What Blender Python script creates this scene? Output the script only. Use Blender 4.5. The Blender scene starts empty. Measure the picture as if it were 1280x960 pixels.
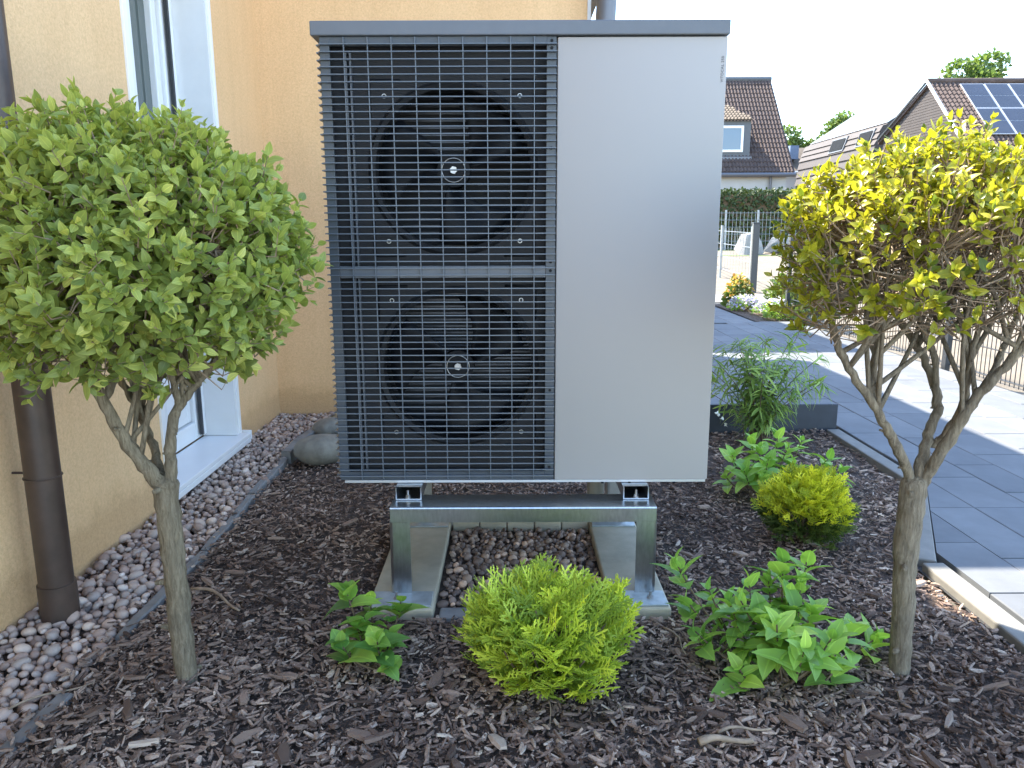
import bpy, bmesh, math, random
import numpy as np
from mathutils import Vector, Matrix, Euler

R = math.radians
scene = bpy.context.scene
C = scene.collection

# ------------------------------------------------------------------ camera
PITCH, ROLL, CAMH, FPX = R(11.3), R(-0.2), 1.09, 960.0
cam_data = bpy.data.cameras.new('camera')
cam = bpy.data.objects.new('camera', cam_data); C.objects.link(cam)
cam_data.sensor_width = 36.0
cam_data.lens = 36.0 * FPX / 1280.0
cam_data.clip_start = 0.05
cam_data.clip_end = 3000
cam.matrix_world = (Matrix.Translation((0, 0, CAMH)) @ Matrix.Rotation(R(90) - PITCH, 4, 'X')
                    @ Matrix.Rotation(ROLL, 4, 'Z'))
scene.camera = cam

# ------------------------------------------------------------------ light
SUN_FROM = Vector((-0.547, 0.625, 1.0)).normalized()
world = bpy.data.worlds.new('World'); scene.world = world
world.use_nodes = True
wn = world.node_tree.nodes; wl = world.node_tree.links
bgn = wn.get('Background') or wn.new('ShaderNodeBackground')
sky = wn.new('ShaderNodeTexSky'); sky.sky_type = 'NISHITA'; sky.sun_disc = False
sky.sun_elevation = math.asin(SUN_FROM.z)
sky.sun_rotation = math.atan2(SUN_FROM.x, SUN_FROM.y)
sky.altitude = 0; sky.air_density = 1.0; sky.dust_density = 0.4; sky.ozone_density = 1.0
wl.new(sky.outputs[0], bgn.inputs[0]); bgn.inputs[1].default_value = 0.15
sun_data = bpy.data.lights.new('sun', 'SUN'); sun_data.energy = 3.8; sun_data.angle = R(0.53)
sun_data.color = (1.0, 0.93, 0.82)
sun = bpy.data.objects.new('sun', sun_data); C.objects.link(sun)
sun.rotation_euler = (-SUN_FROM).to_track_quat('-Z', 'Y').to_euler()
sun.location = (-8, 10, 16)
vs = scene.view_settings
vs.view_transform = 'Standard'; vs.look = 'None'; vs.gamma = 1.0; vs.use_curve_mapping = False
vs.exposure = 2.55

# ------------------------------------------------------------------ helpers
rng = np.random.default_rng(7)
random.seed(7)
ORIG = {}          # world origin of every object that can be a parent

def at(px, py, Y):
    """point on the vertical plane y=Y that the photograph shows at (px, py)"""
    a, b = (px - 640) / FPX, (480 - py) / FPX
    fy = math.cos(PITCH) + b * math.sin(PITCH); fz = -math.sin(PITCH) + b * math.cos(PITCH)
    t = Y / fy
    return Vector((a * t, Y, CAMH + fz * t))

def tag(o, label=None, cat=None, group=None, kind=None):
    if label: o['label'] = label
    if cat: o['category'] = cat
    if group: o['group'] = group
    if kind: o['kind'] = kind
    return o

def thing(name, loc, label, cat, group=None):
    o = bpy.data.objects.new(name, None); C.objects.link(o)
    o.empty_display_size = 0.1
    o.location = loc; ORIG[o] = Vector(loc)
    return tag(o, label, cat, group)

def link_mesh(name, me, parent=None, origin=None):
    o = bpy.data.objects.new(name, me); C.objects.link(o)
    if parent is not None:
        o.parent = parent
        w = Vector(origin) if origin is not None else ORIG[parent]
        o.location = w - ORIG[parent]
    else:
        w = Vector(origin) if origin is not None else Vector((0, 0, 0))
        o.location = w
    ORIG[o] = w
    return o

class MB:
    def __init__(s): s.v = []; s.f = []; s.a = []
    def add(s, v, f):
        n = len(s.v); s.v += [tuple(p) for p in v]; s.f += [tuple(i + n for i in q) for q in f]; return s
    def box(s, x0, x1, y0, y1, z0, z1, ch=0.0, M=None):
        if ch <= 0:
            v = [(x, y, z) for z in (z0, z1) for y in (y0, y1) for x in (x0, x1)]
            f = [(0, 2, 3, 1), (4, 5, 7, 6), (0, 1, 5, 4), (2, 6, 7, 3), (0, 4, 6, 2), (1, 3, 7, 5)]
        else:
            bm = bmesh.new()
            bmesh.ops.create_cube(bm, size=1.0)
            for w in bm.verts:
                w.co = Vector(((x0 + x1) / 2 + w.co.x * (x1 - x0), (y0 + y1) / 2 + w.co.y * (y1 - y0), (z0 + z1) / 2 + w.co.z * (z1 - z0)))
            bmesh.ops.bevel(bm, geom=list(bm.edges), offset=ch, segments=2, profile=0.5, affect='EDGES')
            bm.verts.index_update()
            v = [tuple(w.co) for w in bm.verts]; f = [tuple(w.index for w in q.verts) for q in bm.faces]
            bm.free()
        if M is not None: v = [tuple(M @ Vector(p)) for p in v]
        return s.add(v, f)
    def tube(s, pts, rads, n=8, cap=True, rough=0.0, flat=1.0):
        pts = [Vector(p) for p in pts]
        if not hasattr(rads, '__len__'): rads = [rads] * len(pts)
        v = []; f = []; u = None
        for i, p in enumerate(pts):
            d = (pts[min(i + 1, len(pts) - 1)] - pts[max(i - 1, 0)]).normalized()
            if u is None: u = d.orthogonal().normalized()
            u = (u - d * u.dot(d)).normalized(); w = d.cross(u)
            for k in range(n):
                a = 2 * math.pi * k / n
                r = rads[i] * (1 + (random.uniform(-rough, rough) if rough else 0))
                v.append(p + u * (r * math.cos(a)) + w * (r * flat * math.sin(a)))
        for i in range(len(pts) - 1):
            for k in range(n):
                f.append((i * n + k, i * n + (k + 1) % n, (i + 1) * n + (k + 1) % n, (i + 1) * n + k))
        if cap: f += [tuple(range(n))[::-1], tuple(range((len(pts) - 1) * n, len(pts) * n))]
        return s.add(v, f)
    def cyl(s, p, axis, r, h, n=20, r2=None):
        p = Vector(p); a = Vector(axis).normalized()
        return s.tube([p, p + a * h], [r, r if r2 is None else r2], n)
    def torus(s, c, axis, R_, r, n=40, m=8):
        c = Vector(c); a = Vector(axis).normalized(); u = a.orthogonal().normalized(); w = a.cross(u)
        v = []; f = []
        for i in range(n):
            t = 2 * math.pi * i / n; d = u * math.cos(t) + w * math.sin(t)
            for k in range(m):
                q = 2 * math.pi * k / m
                v.append(c + d * (R_ + r * math.cos(q)) + a * (r * math.sin(q)))
        for i in range(n):
            for k in range(m):
                f.append((i * m + k, ((i + 1) % n) * m + k, ((i + 1) % n) * m + (k + 1) % m, i * m + (k + 1) % m))
        return s.add(v, f)
    def quad(s, a, b, c, d): return s.add([a, b, c, d], [(0, 1, 2, 3)])
    def prism(s, poly, z0, z1):
        n = len(poly)
        v = [(x, y, z0) for x, y in poly] + [(x, y, z1) for x, y in poly]
        f = [tuple(range(n))[::-1], tuple(range(n, 2 * n))] + [(i, (i + 1) % n, n + (i + 1) % n, n + i) for i in range(n)]
        return s.add(v, f)
    def mesh(s, name, origin, mat, smooth=False, angle=None):
        me = bpy.data.meshes.new(name)
        o = Vector(origin)
        me.from_pydata([(p[0] - o.x, p[1] - o.y, p[2] - o.z) for p in s.v], [], s.f)
        me.materials.append(mat)
        bm = bmesh.new(); bm.from_mesh(me); bmesh.ops.recalc_face_normals(bm, faces=bm.faces); bm.to_mesh(me); bm.free()
        if smooth:
            me.polygons.foreach_set('use_smooth', [True] * len(me.polygons))
            if angle: me.set_sharp_from_angle(angle=R(angle))
        me.update()
        return me
    def build(s, name, mat, parent=None, origin=None, smooth=False, angle=None):
        if origin is None: origin = ORIG[parent] if parent is not None else (0, 0, 0)
        return link_mesh(name, s.mesh(name, origin, mat, smooth, angle), parent, origin)

# ---- scatter of small templates into one mesh
def frames(d, n):
    d = d / np.linalg.norm(d, axis=1, keepdims=True)
    s = np.cross(n, d); s /= np.linalg.norm(s, axis=1, keepdims=True) + 1e-9
    n2 = np.cross(d, s)
    return np.stack([d, s, n2], axis=2)          # columns

def scatter_mesh(name, tmpl, pos, rot, scl, rnd, mat, origin=(0, 0, 0), smooth=True):
    """tmpl: list of (verts Nx3, faces list, edge attr N); one picked per instance"""
    V = []; F = []; A = []; E = []; base = 0
    which = (np.arange(len(pos)) % len(tmpl))
    for k, (tv, tf, te) in enumerate(tmpl):
        idx = np.where(which == k)[0]
        if len(idx) == 0: continue
        s = scl[idx]
        if s.ndim == 1: s = np.repeat(s[:, None], 3, 1)
        P = np.einsum('nij,nvj->nvi', rot[idx], tv[None] * s[:, None, :]) + pos[idx][:, None, :]
        m = len(tv)
        V.append(P.reshape(-1, 3)); A.append(np.repeat(rnd[idx], m)); E.append(np.tile(te, len(idx)))
        off = base + np.arange(len(idx)) * m
        for fl in {len(q) for q in tf}:
            q = np.array([f for f in tf if len(f) == fl])
            F.append((q[None] + off[:, None, None]).reshape(-1, fl))
        base += len(idx) * m
    V = np.concatenate(V) - np.array(origin, dtype=float)[None]
    me = bpy.data.meshes.new(name)
    me.vertices.add(len(V)); me.vertices.foreach_set('co', V.ravel().astype(np.float32))
    loops = np.concatenate([f.ravel() for f in F]); tot = np.concatenate([np.full(len(f), f.shape[1]) for f in F])
    start = np.concatenate([[0], np.cumsum(tot)[:-1]])
    me.loops.add(len(loops)); me.loops.foreach_set('vertex_index', loops.astype(np.int32))
    me.polygons.add(len(tot)); me.polygons.foreach_set('loop_start', start.astype(np.int32))
    me.polygons.foreach_set('use_smooth', np.full(len(tot), smooth))
    a = me.attributes.new('rnd', 'FLOAT', 'POINT'); a.data.foreach_set('value', np.concatenate(A).astype(np.float32))
    e = me.attributes.new('edge', 'FLOAT', 'POINT'); e.data.foreach_set('value', np.concatenate(E).astype(np.float32))
    me.update(calc_edges=True); me.validate()
    me.materials.append(mat)
    return me

def single_mesh(name, t, mat, smooth=True):
    me = bpy.data.meshes.new(name)
    me.from_pydata([tuple(p) for p in t[0]], [], [tuple(f) for f in t[1]])
    e = me.attributes.new('edge', 'FLOAT', 'POINT'); e.data.foreach_set('value', np.asarray(t[2], dtype=np.float32))
    me.polygons.foreach_set('use_smooth', [smooth] * len(me.polygons))
    me.materials.append(mat); me.update()
    return me

def place(name, me, p, r3, s, parent):
    o = bpy.data.objects.new(name, me); C.objects.link(o); o.parent = parent
    M = Matrix([[*r3[i], 0] for i in range(3)] + [[0, 0, 0, 1]])
    sv = (s, s, s) if np.ndim(s) == 0 else tuple(s)
    o.matrix_local = Matrix.Translation(Vector(p) - ORIG[parent]) @ M @ Matrix.Diagonal((*map(float, sv), 1))
    return o

def foliage(parent, name, piece, tmpl, pos, rot, scl, rnd, mat, limit=300, front=None):
    """the pieces that show largest become objects of their own, the rest one 'stuff' part"""
    pos = np.asarray(pos); rot = np.asarray(rot); scl = np.asarray(scl, dtype=float); rnd = np.asarray(rnd)
    dist = np.linalg.norm(pos - np.array([[0, 0, CAMH]]), axis=1)
    order = np.argsort(dist)
    near, far = order[:limit], order[limit:]
    host = parent
    if len(far):
        o = ORIG[parent]
        me = scatter_mesh(name, tmpl, pos[far], rot[far], scl[far], rnd[far], mat, o)
        host = link_mesh(name, me, parent, o); host['kind'] = 'stuff'
    mm = [single_mesh(piece, t, mat) for t in tmpl]
    for i in near:
        place(piece, mm[i % len(mm)], pos[i], rot[i], scl[i], host)
    return host

# ------------------------------------------------------------------ materials
def newmat(name):
    m = bpy.data.materials.new(name); m.use_nodes = True
    nt = m.node_tree; b = nt.nodes.get('Principled BSDF')
    return m, nt, b

def ramp(nt, fac, stops, interp='LINEAR'):
    r = nt.nodes.new('ShaderNodeValToRGB'); r.color_ramp.interpolation = interp
    while len(r.color_ramp.elements) < len(stops): r.color_ramp.elements.new(0.5)
    for e, (p, c) in zip(r.color_ramp.elements, stops):
        e.position = p; e.color = (*c, 1)
    nt.links.new(fac, r.inputs[0]); return r.outputs[0]

def noise(nt, scale, detail=4, rough=0.55, coord='Object', stretch=None, dist=0.0):
    tc = nt.nodes.new('ShaderNodeTexCoord'); v = tc.outputs[coord]
    if stretch:
        mp = nt.nodes.new('ShaderNodeMapping'); mp.inputs['Scale'].default_value = stretch
        nt.links.new(v, mp.inputs[0]); v = mp.outputs[0]
    n = nt.nodes.new('ShaderNodeTexNoise'); n.inputs['Scale'].default_value = scale
    n.inputs['Detail'].default_value = detail; n.inputs['Roughness'].default_value = rough
    n.inputs['Distortion'].default_value = dist
    nt.links.new(v, n.inputs['Vector']); return n.outputs['Fac']

def bump(nt, b, h, strength, dist):
    n = nt.nodes.new('ShaderNodeBump'); n.inputs['Strength'].default_value = strength; n.inputs['Distance'].default_value = dist
    nt.links.new(h, n.inputs['Height']); nt.links.new(n.outputs[0], b.inputs['Normal']); return n

def math_node(nt, op, a, b=None):
    n = nt.nodes.new('ShaderNodeMath'); n.operation = op
    for i, q in enumerate((a, b)):
        if q is None: continue
        if isinstance(q, (int, float)): n.inputs[i].default_value = q
        else: nt.links.new(q, n.inputs[i])
    return n.outputs[0]

def piece_random(nt):
    at_ = nt.nodes.new('ShaderNodeAttribute'); at_.attribute_name = 'rnd'
    oi = nt.nodes.new('ShaderNodeObjectInfo')
    return math_node(nt, 'FRACT', math_node(nt, 'ADD', at_.outputs['Fac'], oi.outputs['Random']))

def mixc(nt, fac, a, b, mode='MIX'):
    m = nt.nodes.new('ShaderNodeMix'); m.data_type = 'RGBA'; m.blend_type = mode
    ins = [i for i in m.inputs if i.type == 'RGBA']
    f = m.inputs[0]
    if isinstance(fac, (int, float)): f.default_value = fac
    else: nt.links.new(fac, f)
    for s, q in zip(ins, (a, b)):
        if isinstance(q, tuple): s.default_value = (*q, 1)
        else: nt.links.new(q, s)
    return [o for o in m.outputs if o.type == 'RGBA'][0]

def plain(name, col, rough=0.6, metal=0.0, var=0.12, scale=8, bmp=0.0, bscale=60, bdist=0.002, spec=0.5, stretch=None):
    m, nt, b = newmat(name)
    n = noise(nt, scale, 5, 0.6, stretch=stretch)
    lo = tuple(max(0, c * (1 - var)) for c in col); hi = tuple(min(1, c * (1 + var)) for c in col)
    nt.links.new(ramp(nt, n, [(0.3, lo), (0.7, hi)]), b.inputs['Base Color'])
    b.inputs['Roughness'].default_value = rough; b.inputs['Metallic'].default_value = metal
    b.inputs['Specular IOR Level'].default_value = spec
    if bmp: bump(nt, b, noise(nt, bscale, 4, 0.6, stretch=stretch), bmp, bdist)
    return m

def leafmat(name, stops, rough=0.42, trans=0.35, tcol=1.5, rim=0.18, spec=0.4):
    m, nt, b = newmat(name)
    r = piece_random(nt)
    c = ramp(nt, r, stops)
    e = nt.nodes.new('ShaderNodeAttribute'); e.attribute_name = 'edge'
    # pale midrib and margin of the leaf blade
    rb = ramp(nt, e.outputs['Fac'], [(0.0, (1.35, 1.3, 1.3)), (0.14, (0.96, 0.96, 0.96)), (0.72, (1, 1, 1)), (1.0, (1.0 + rim, 1.0 + rim, 1.0 + rim * 0.8))])
    c2 = mixc(nt, 1.0, c, rb, 'MULTIPLY')
    nt.links.new(c2, b.inputs['Base Color'])
    b.inputs['Roughness'].default_value = rough; b.inputs['Specular IOR Level'].default_value = spec
    t = nt.nodes.new('ShaderNodeBsdfTranslucent')
    tc = mixc(nt, 1.0, c2, (tcol, tcol, tcol * 0.55), 'MULTIPLY')
    nt.links.new(tc, t.inputs[0])
    mx = nt.nodes.new('ShaderNodeMixShader'); mx.inputs[0].default_value = trans
    out = nt.nodes.get('Material Output')
    nt.links.new(b.outputs[0], mx.inputs[1]); nt.links.new(t.outputs[0], mx.inputs[2]); nt.links.new(mx.outputs[0], out.inputs[0])
    return m

def piecemat(name, stops, rough=0.8, bscale=90, bmp=0.4, bdist=0.002, var=0.25, scale=60, stretch=None, spec=0.3, patch=None):
    """colour picked per piece, grain inside the piece"""
    m, nt, b = newmat(name)
    c = ramp(nt, piece_random(nt), stops)
    n = noise(nt, scale, 5, 0.65, stretch=stretch)
    g = ramp(nt, n, [(0.3, (1 - var,) * 3), (0.7, (1 + var,) * 3)])
    if patch:
        geo = nt.nodes.new('ShaderNodeNewGeometry'); pn = nt.nodes.new('ShaderNodeTexNoise'); pn.inputs['Scale'].default_value = patch[0]; pn.inputs['Detail'].default_value = 5
        nt.links.new(geo.outputs['Position'], pn.inputs['Vector'])
        c = mixc(nt, 1.0, c, ramp(nt, pn.outputs['Fac'], [(0.36, patch[1]), (0.6, patch[2])]), 'MULTIPLY')
    nt.links.new(mixc(nt, 1.0, c, g, 'MULTIPLY'), b.inputs['Base Color'])
    b.inputs['Roughness'].default_value = rough; b.inputs['Specular IOR Level'].default_value = spec
    bump(nt, b, noise(nt, bscale, 4, 0.6, stretch=stretch), bmp, bdist)
    return m

def stuccomat():
    m, nt, b = newmat('stucco')
    big = noise(nt, 1.3, 5, 0.6)
    fine = noise(nt, 95, 5, 0.7, dist=0.6)
    c1 = ramp(nt, big, [(0.3, (0.77, 0.51, 0.275)), (0.7, (0.83, 0.565, 0.315))])
    c2 = ramp(nt, fine, [(0.33, (0.86, 0.84, 0.80)), (0.6, (1.03, 1.03, 1.03))])
    st = noise(nt, 2.0, 5, 0.7, stretch=(6, 6, 0.5))
    c3 = ramp(nt, st, [(0.25, (0.93, 0.92, 0.91)), (0.55, (1, 1, 1))])
    geo = nt.nodes.new('ShaderNodeNewGeometry'); sx = nt.nodes.new('ShaderNodeSeparateXYZ'); nt.links.new(geo.outputs['Position'], sx.inputs[0])
    hgt = math_node(nt, 'ADD', sx.outputs['Z'], math_node(nt, 'MULTIPLY', noise(nt, 7, 5, 0.7), -0.22))
    c4 = ramp(nt, hgt, [(0.0, (0.80, 0.77, 0.74)), (0.05, (0.94, 0.93, 0.91)), (0.11, (1, 1, 1))])   # soil splashed up by rain
    nt.links.new(mixc(nt, 1.0, mixc(nt, 1.0, mixc(nt, 1.0, c1, c2, 'MULTIPLY'), c3, 'MULTIPLY'), c4, 'MULTIPLY'), b.inputs['Base Color'])
    b.inputs['Roughness'].default_value = 0.95; b.inputs['Specular IOR Level'].default_value = 0.15
    bump(nt, b, noise(nt, 120, 5, 0.75, dist=0.8), 0.75, 0.004)
    return m

def metalmat(name, col, rough, stretch, var=0.1, bmp=0.02, metal=1.0):
    m, nt, b = newmat(name)
    n = noise(nt, 30, 6, 0.7, stretch=stretch)
    nt.links.new(ramp(nt, n, [(0.3, tuple(c * (1 - var) for c in col)), (0.7, tuple(min(1, c * (1 + var)) for c in col))]), b.inputs['Base Color'])
    b.inputs['Metallic'].default_value = metal
    rr = nt.nodes.new('ShaderNodeMapRange'); rr.inputs[3].default_value = rough * 0.8; rr.inputs[4].default_value = rough * 1.2
    nt.links.new(n, rr.inputs[0]); nt.links.new(rr.outputs[0], b.inputs['Roughness'])
    if bmp: bump(nt, b, n, bmp, 0.001)
    return m

def glassmat(name, col, rough=0.03):
    m, nt, b = newmat(name)
    b.inputs['Base Color'].default_value = (*col, 1); b.inputs['Roughness'].default_value = rough
    b.inputs['Specular IOR Level'].default_value = 0.8
    bump(nt, b, noise(nt, 3, 2), 0.02, 0.01)
    return m

M = {}
M['stucco'] = stuccomat()
M['white'] = plain('white_plastic', (0.80, 0.80, 0.79), 0.35, var=0.03, scale=3)
M['reveal'] = plain('white_render', (0.74, 0.74, 0.73), 0.85, var=0.05, scale=4, bmp=0.15, bscale=160)
M['rubber'] = plain('dark_seal', (0.03, 0.032, 0.035), 0.5)
M['glass'] = glassmat('window_glass', (0.10, 0.12, 0.11))
M['curtain'] = plain('grey_blind', (0.35, 0.36, 0.33), 0.8, var=0.05)
M['brown_pipe'] = plain('brown_pipe', (0.0595, 0.039, 0.0297), 0.42, var=0.25, scale=14, bmp=0.1, bscale=30)
M['zinc'] = metalmat('zinc', (0.15, 0.155, 0.17), 0.5, (1, 1, 0.2), metal=0.6)
M['case'] = plain('slate_paint', (0.050, 0.062, 0.078), 0.42, var=0.06, scale=30, bmp=0.05, bscale=400, bdist=0.0005)
M['slat'] = plain('slat_paint', (0.0961, 0.1158, 0.1417), 0.36, var=0.05, scale=30)
M['lid'] = plain('lid_paint', (0.105, 0.118, 0.140), 0.42, var=0.05, scale=20, bmp=0.05, bscale=400, bdist=0.0005)
M['silver'] = metalmat('brushed_silver', (0.365, 0.352, 0.343), 0.72, (14, 1, 0.35), var=0.015, bmp=0.004, metal=0.18)
M['galv'] = metalmat('stainless', (0.46, 0.48, 0.50), 0.30, (4, 4, 1.0), var=0.16, bmp=0.03)
M['foot'] = plain('galvanised_plate', (0.38, 0.43, 0.44), 0.45, 0.35, var=0.22, scale=26, bmp=0.1, bscale=50)
M['chrome'] = metalmat('bright_metal', (0.42, 0.42, 0.42), 0.38, (1, 1, 1), var=0.05, bmp=0)
M['shroud'] = plain('shroud_grey', (0.017, 0.018, 0.021), 0.65, var=0.15, scale=9, spec=0.3)
M['fan'] = plain('fan_black', (0.0045, 0.0055, 0.008), 0.6, var=0.1, spec=0.25)
M['inside'] = plain('inside_dark', (0.006, 0.008, 0.012), 0.7)
M['fin'] = metalmat('coil_fin', (0.07, 0.075, 0.09), 0.4, (1, 1, 6), var=0.4, bmp=0, metal=0.8)
M['print'] = plain('grey_print', (0.06, 0.065, 0.08), 0.5)
M['concrete'] = plain('concrete', (0.437, 0.3905, 0.285), 0.85, var=0.22, scale=7, bmp=0.35, bscale=120, bdist=0.002)
M['pipe_beige'] = plain('beige_pipe', (0.34, 0.30, 0.23), 0.6, var=0.08)
M['pipe_grey'] = plain('grey_cover', (0.30, 0.29, 0.27), 0.6, var=0.08)
M['soil'] = plain('soil', (0.0819, 0.05733, 0.04368), 0.95, var=0.5, scale=40, bmp=0.9, bscale=90, bdist=0.02)
M['bark'] = piecemat('bark_chips', [(0.0, (0.09, 0.063, 0.050)), (0.4, (0.21, 0.150, 0.117)), (0.7, (0.30, 0.217, 0.168)), (0.9, (0.41, 0.315, 0.245)), (1.0, (0.56, 0.46, 0.37))],
                     0.92, 220, 0.6, 0.003, 0.35, 130, spec=0.1, patch=(2.2, (0.66, 0.63, 0.62), (1.12, 1.09, 1.06)))
M['pebble'] = piecemat('pebbles', [(0.0, (0.22, 0.155, 0.125)), (0.25, (0.41, 0.295, 0.235)), (0.5, (0.50, 0.375, 0.30)), (0.72, (0.38, 0.32, 0.28)), (0.9, (0.56, 0.41, 0.31)), (1.0, (0.74, 0.62, 0.52))],
                       0.72, 150, 0.25, 0.001, 0.16, 45)
M['pebble_dark'] = piecemat('drain_pebbles', [(0.0, (0.1706, 0.1236, 0.09867)), (0.4, (0.2902, 0.207, 0.1609)), (0.8, (0.4095, 0.2957, 0.2145)), (1.0, (0.819, 0.5376, 0.3647))],
                            0.62, 150, 0.25, 0.001, 0.16, 45)
M['slate'] = plain('slate_edging', (0.19, 0.185, 0.175), 0.75, var=0.25, scale=12, bmp=0.5, bscale=35, bdist=0.006)
M['boulder'] = plain('boulder_stone', (0.21, 0.195, 0.16), 0.85, var=0.28, scale=14, bmp=0.5, bscale=60, bdist=0.004)
M['paver'] = piecemat('concrete_pavers', [(0.0, (0.1129, 0.1203, 0.1288)), (0.5, (0.1296, 0.1373, 0.146)), (1.0, (0.1488, 0.1559, 0.1632))], 0.72, 260, 0.25, 0.0012, 0.10, 9, patch=(1.7, (0.88, 0.88, 0.88), (1.06, 1.06, 1.05)))
M['joint'] = plain('joint_sand', (0.03, 0.03, 0.03), 0.95, var=0.3, scale=60, bmp=0.3)
M['kerb'] = plain('kerb_concrete', (0.176, 0.168, 0.148), 0.8, var=0.14, scale=18, bmp=0.35, bscale=140)
M['edging'] = plain('anthracite_edging', (0.028, 0.034, 0.045), 0.55, var=0.15, scale=20)
M['sand'] = plain('pale_grit', (0.15, 0.123, 0.08696), 0.95, var=0.2, scale=3, bmp=0.6, bscale=60, bdist=0.01)
M['bounce_ground'] = plain('pale_bounce_sheet', (0.46, 0.43, 0.38), 0.9, var=0.12, scale=2, bmp=0.3, bscale=80)  # pale colour of the unseen sheet added for bounce light
M['fence'] = plain('anthracite_fence', (0.035, 0.04, 0.047), 0.42, var=0.08)
M['fence_far'] = plain('galvanised_fence', (0.30, 0.32, 0.33), 0.45, 0.5, var=0.1)
M['trunk'] = None
def barkmat(name, lo, mid, hi, zs=0.16):
    m, nt, b = newmat(name)
    n = noise(nt, 120, 7, 0.75, stretch=(1, 1, zs), dist=0.5)
    big = noise(nt, 9, 4, 0.6)
    c = ramp(nt, n, [(0.3, lo), (0.5, mid), (0.7, hi)])
    g = ramp(nt, big, [(0.35, (0.8, 0.8, 0.78)), (0.65, (1.15, 1.15, 1.08))])
    nt.links.new(mixc(nt, 1.0, c, g, 'MULTIPLY'), b.inputs['Base Color'])
    b.inputs['Roughness'].default_value = 0.9; b.inputs['Specular IOR Level'].default_value = 0.2
    bump(nt, b, n, 1.0, 0.010)
    return m
M['trunk'] = barkmat('privet_bark', (0.10, 0.078, 0.054), (0.23, 0.19, 0.135), (0.34, 0.29, 0.215))
M['trunk_grey'] = barkmat('privet_bark_grey', (0.10, 0.08, 0.06), (0.24, 0.20, 0.15), (0.36, 0.31, 0.24))
M['twig'] = plain('twig_brown', (0.2812, 0.2085, 0.1435), 0.85, var=0.3, scale=40)
M['stem'] = plain('shrub_stem', (0.13, 0.09, 0.05), 0.8, var=0.3, scale=40)
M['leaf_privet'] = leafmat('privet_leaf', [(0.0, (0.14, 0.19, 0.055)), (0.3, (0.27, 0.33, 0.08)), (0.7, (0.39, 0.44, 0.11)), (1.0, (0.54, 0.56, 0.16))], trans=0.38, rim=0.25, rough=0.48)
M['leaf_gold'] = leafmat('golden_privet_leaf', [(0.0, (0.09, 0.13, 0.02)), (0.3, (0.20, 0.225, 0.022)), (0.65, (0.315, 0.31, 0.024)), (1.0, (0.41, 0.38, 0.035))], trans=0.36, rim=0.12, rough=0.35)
M['leaf_hyd'] = leafmat('hydrangea_leaf', [(0.0, (0.176, 0.3314, 0.06024)), (0.5, (0.2691, 0.4536, 0.07876)), (1.0, (0.414, 0.5932, 0.1042))], trans=0.3, rim=0.1, rough=0.5)
M['leaf_hyd_dark'] = leafmat('hydrangea_leaf_deep', [(0.0, (0.09765, 0.2234, 0.05054)), (0.5, (0.1953, 0.3643, 0.06318)), (1.0, (0.3906, 0.563, 0.08845))], trans=0.3, rim=0.1, rough=0.42)
M['leaf_thuja'] = leafmat('thuja_spray', [(0.0, (0.216, 0.3054, 0.04536)), (0.4, (0.3996, 0.4999, 0.05544)), (0.8, (0.5832, 0.6665, 0.07056)), (1.0, (0.7344, 0.7776, 0.1008))], trans=0.25, rim=0.1, rough=0.6)
M['leaf_yew'] = leafmat('golden_ball_spray', [(0.0, (0.2899, 0.3465, 0.03168)), (0.4, (0.5115, 0.5445, 0.0352)), (1.0, (0.8014, 0.7755, 0.0616))], trans=0.25, rim=0.1, rough=0.6)
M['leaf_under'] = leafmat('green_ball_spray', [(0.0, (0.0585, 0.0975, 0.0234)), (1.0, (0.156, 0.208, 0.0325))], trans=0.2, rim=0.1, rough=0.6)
M['leaf_willow'] = leafmat('narrow_leaf', [(0.0, (0.1225, 0.2013, 0.049)), (0.5, (0.21, 0.315, 0.0735)), (1.0, (0.35, 0.4725, 0.1137))], trans=0.3, rim=0.2, rough=0.5)
M['leaf_far'] = leafmat('far_leaf', [(0.0, (0.072, 0.12, 0.032)), (1.0, (0.16, 0.224, 0.068))], trans=0.3, rim=0.0, rough=0.6)
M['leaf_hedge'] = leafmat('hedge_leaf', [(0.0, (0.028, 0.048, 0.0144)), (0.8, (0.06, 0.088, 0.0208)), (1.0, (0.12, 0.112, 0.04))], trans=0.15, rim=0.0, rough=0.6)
M['bloom_lilac'] = leafmat('lilac_bloom', [(0.0, (0.42, 0.40, 0.62)), (1.0, (0.62, 0.60, 0.80))], trans=0.2, rim=0)
M['bloom_orange'] = leafmat('orange_bloom', [(0.0, (0.50, 0.26, 0.06)), (1.0, (0.62, 0.45, 0.12))], trans=0.2, rim=0)
M['bloom_white'] = leafmat('white_bloom', [(0.0, (0.7, 0.7, 0.65)), (1.0, (0.8, 0.8, 0.76))], trans=0.2, rim=0)
M['roof_tile'] = plain('brown_roof_tile', (0.093, 0.069, 0.06), 0.85, var=0.25, scale=5, bmp=0.2, bscale=20, spec=0.15)
M['roof_tile_light'] = plain('lightened_roof_tile', (0.13, 0.105, 0.08), 0.85, var=0.2, scale=5, spec=0.15)  # brown tile lightened; the dormer tiles' sunlit look is put into this colour
M['white_wall'] = plain('white_plaster', (0.44, 0.44, 0.432), 0.9, var=0.04, scale=2)
M['grey_clad'] = plain('grey_cladding', (0.098, 0.105, 0.112), 0.6, var=0.08)
M['brown_clad'] = plain('brown_cladding', (0.0527, 0.04092, 0.03472), 0.75, var=0.12, scale=3)
M['solar'] = plain('solar_cell', (0.03, 0.034, 0.045), 0.22, var=0.1, scale=2)
M['solar_sheen'] = plain('solar_glass', (0.07, 0.085, 0.09), 0.55, var=0.08, scale=2)
M['dark_pane'] = plain('dark_pane', (0.012, 0.014, 0.016), 0.9, spec=0.1)
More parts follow.
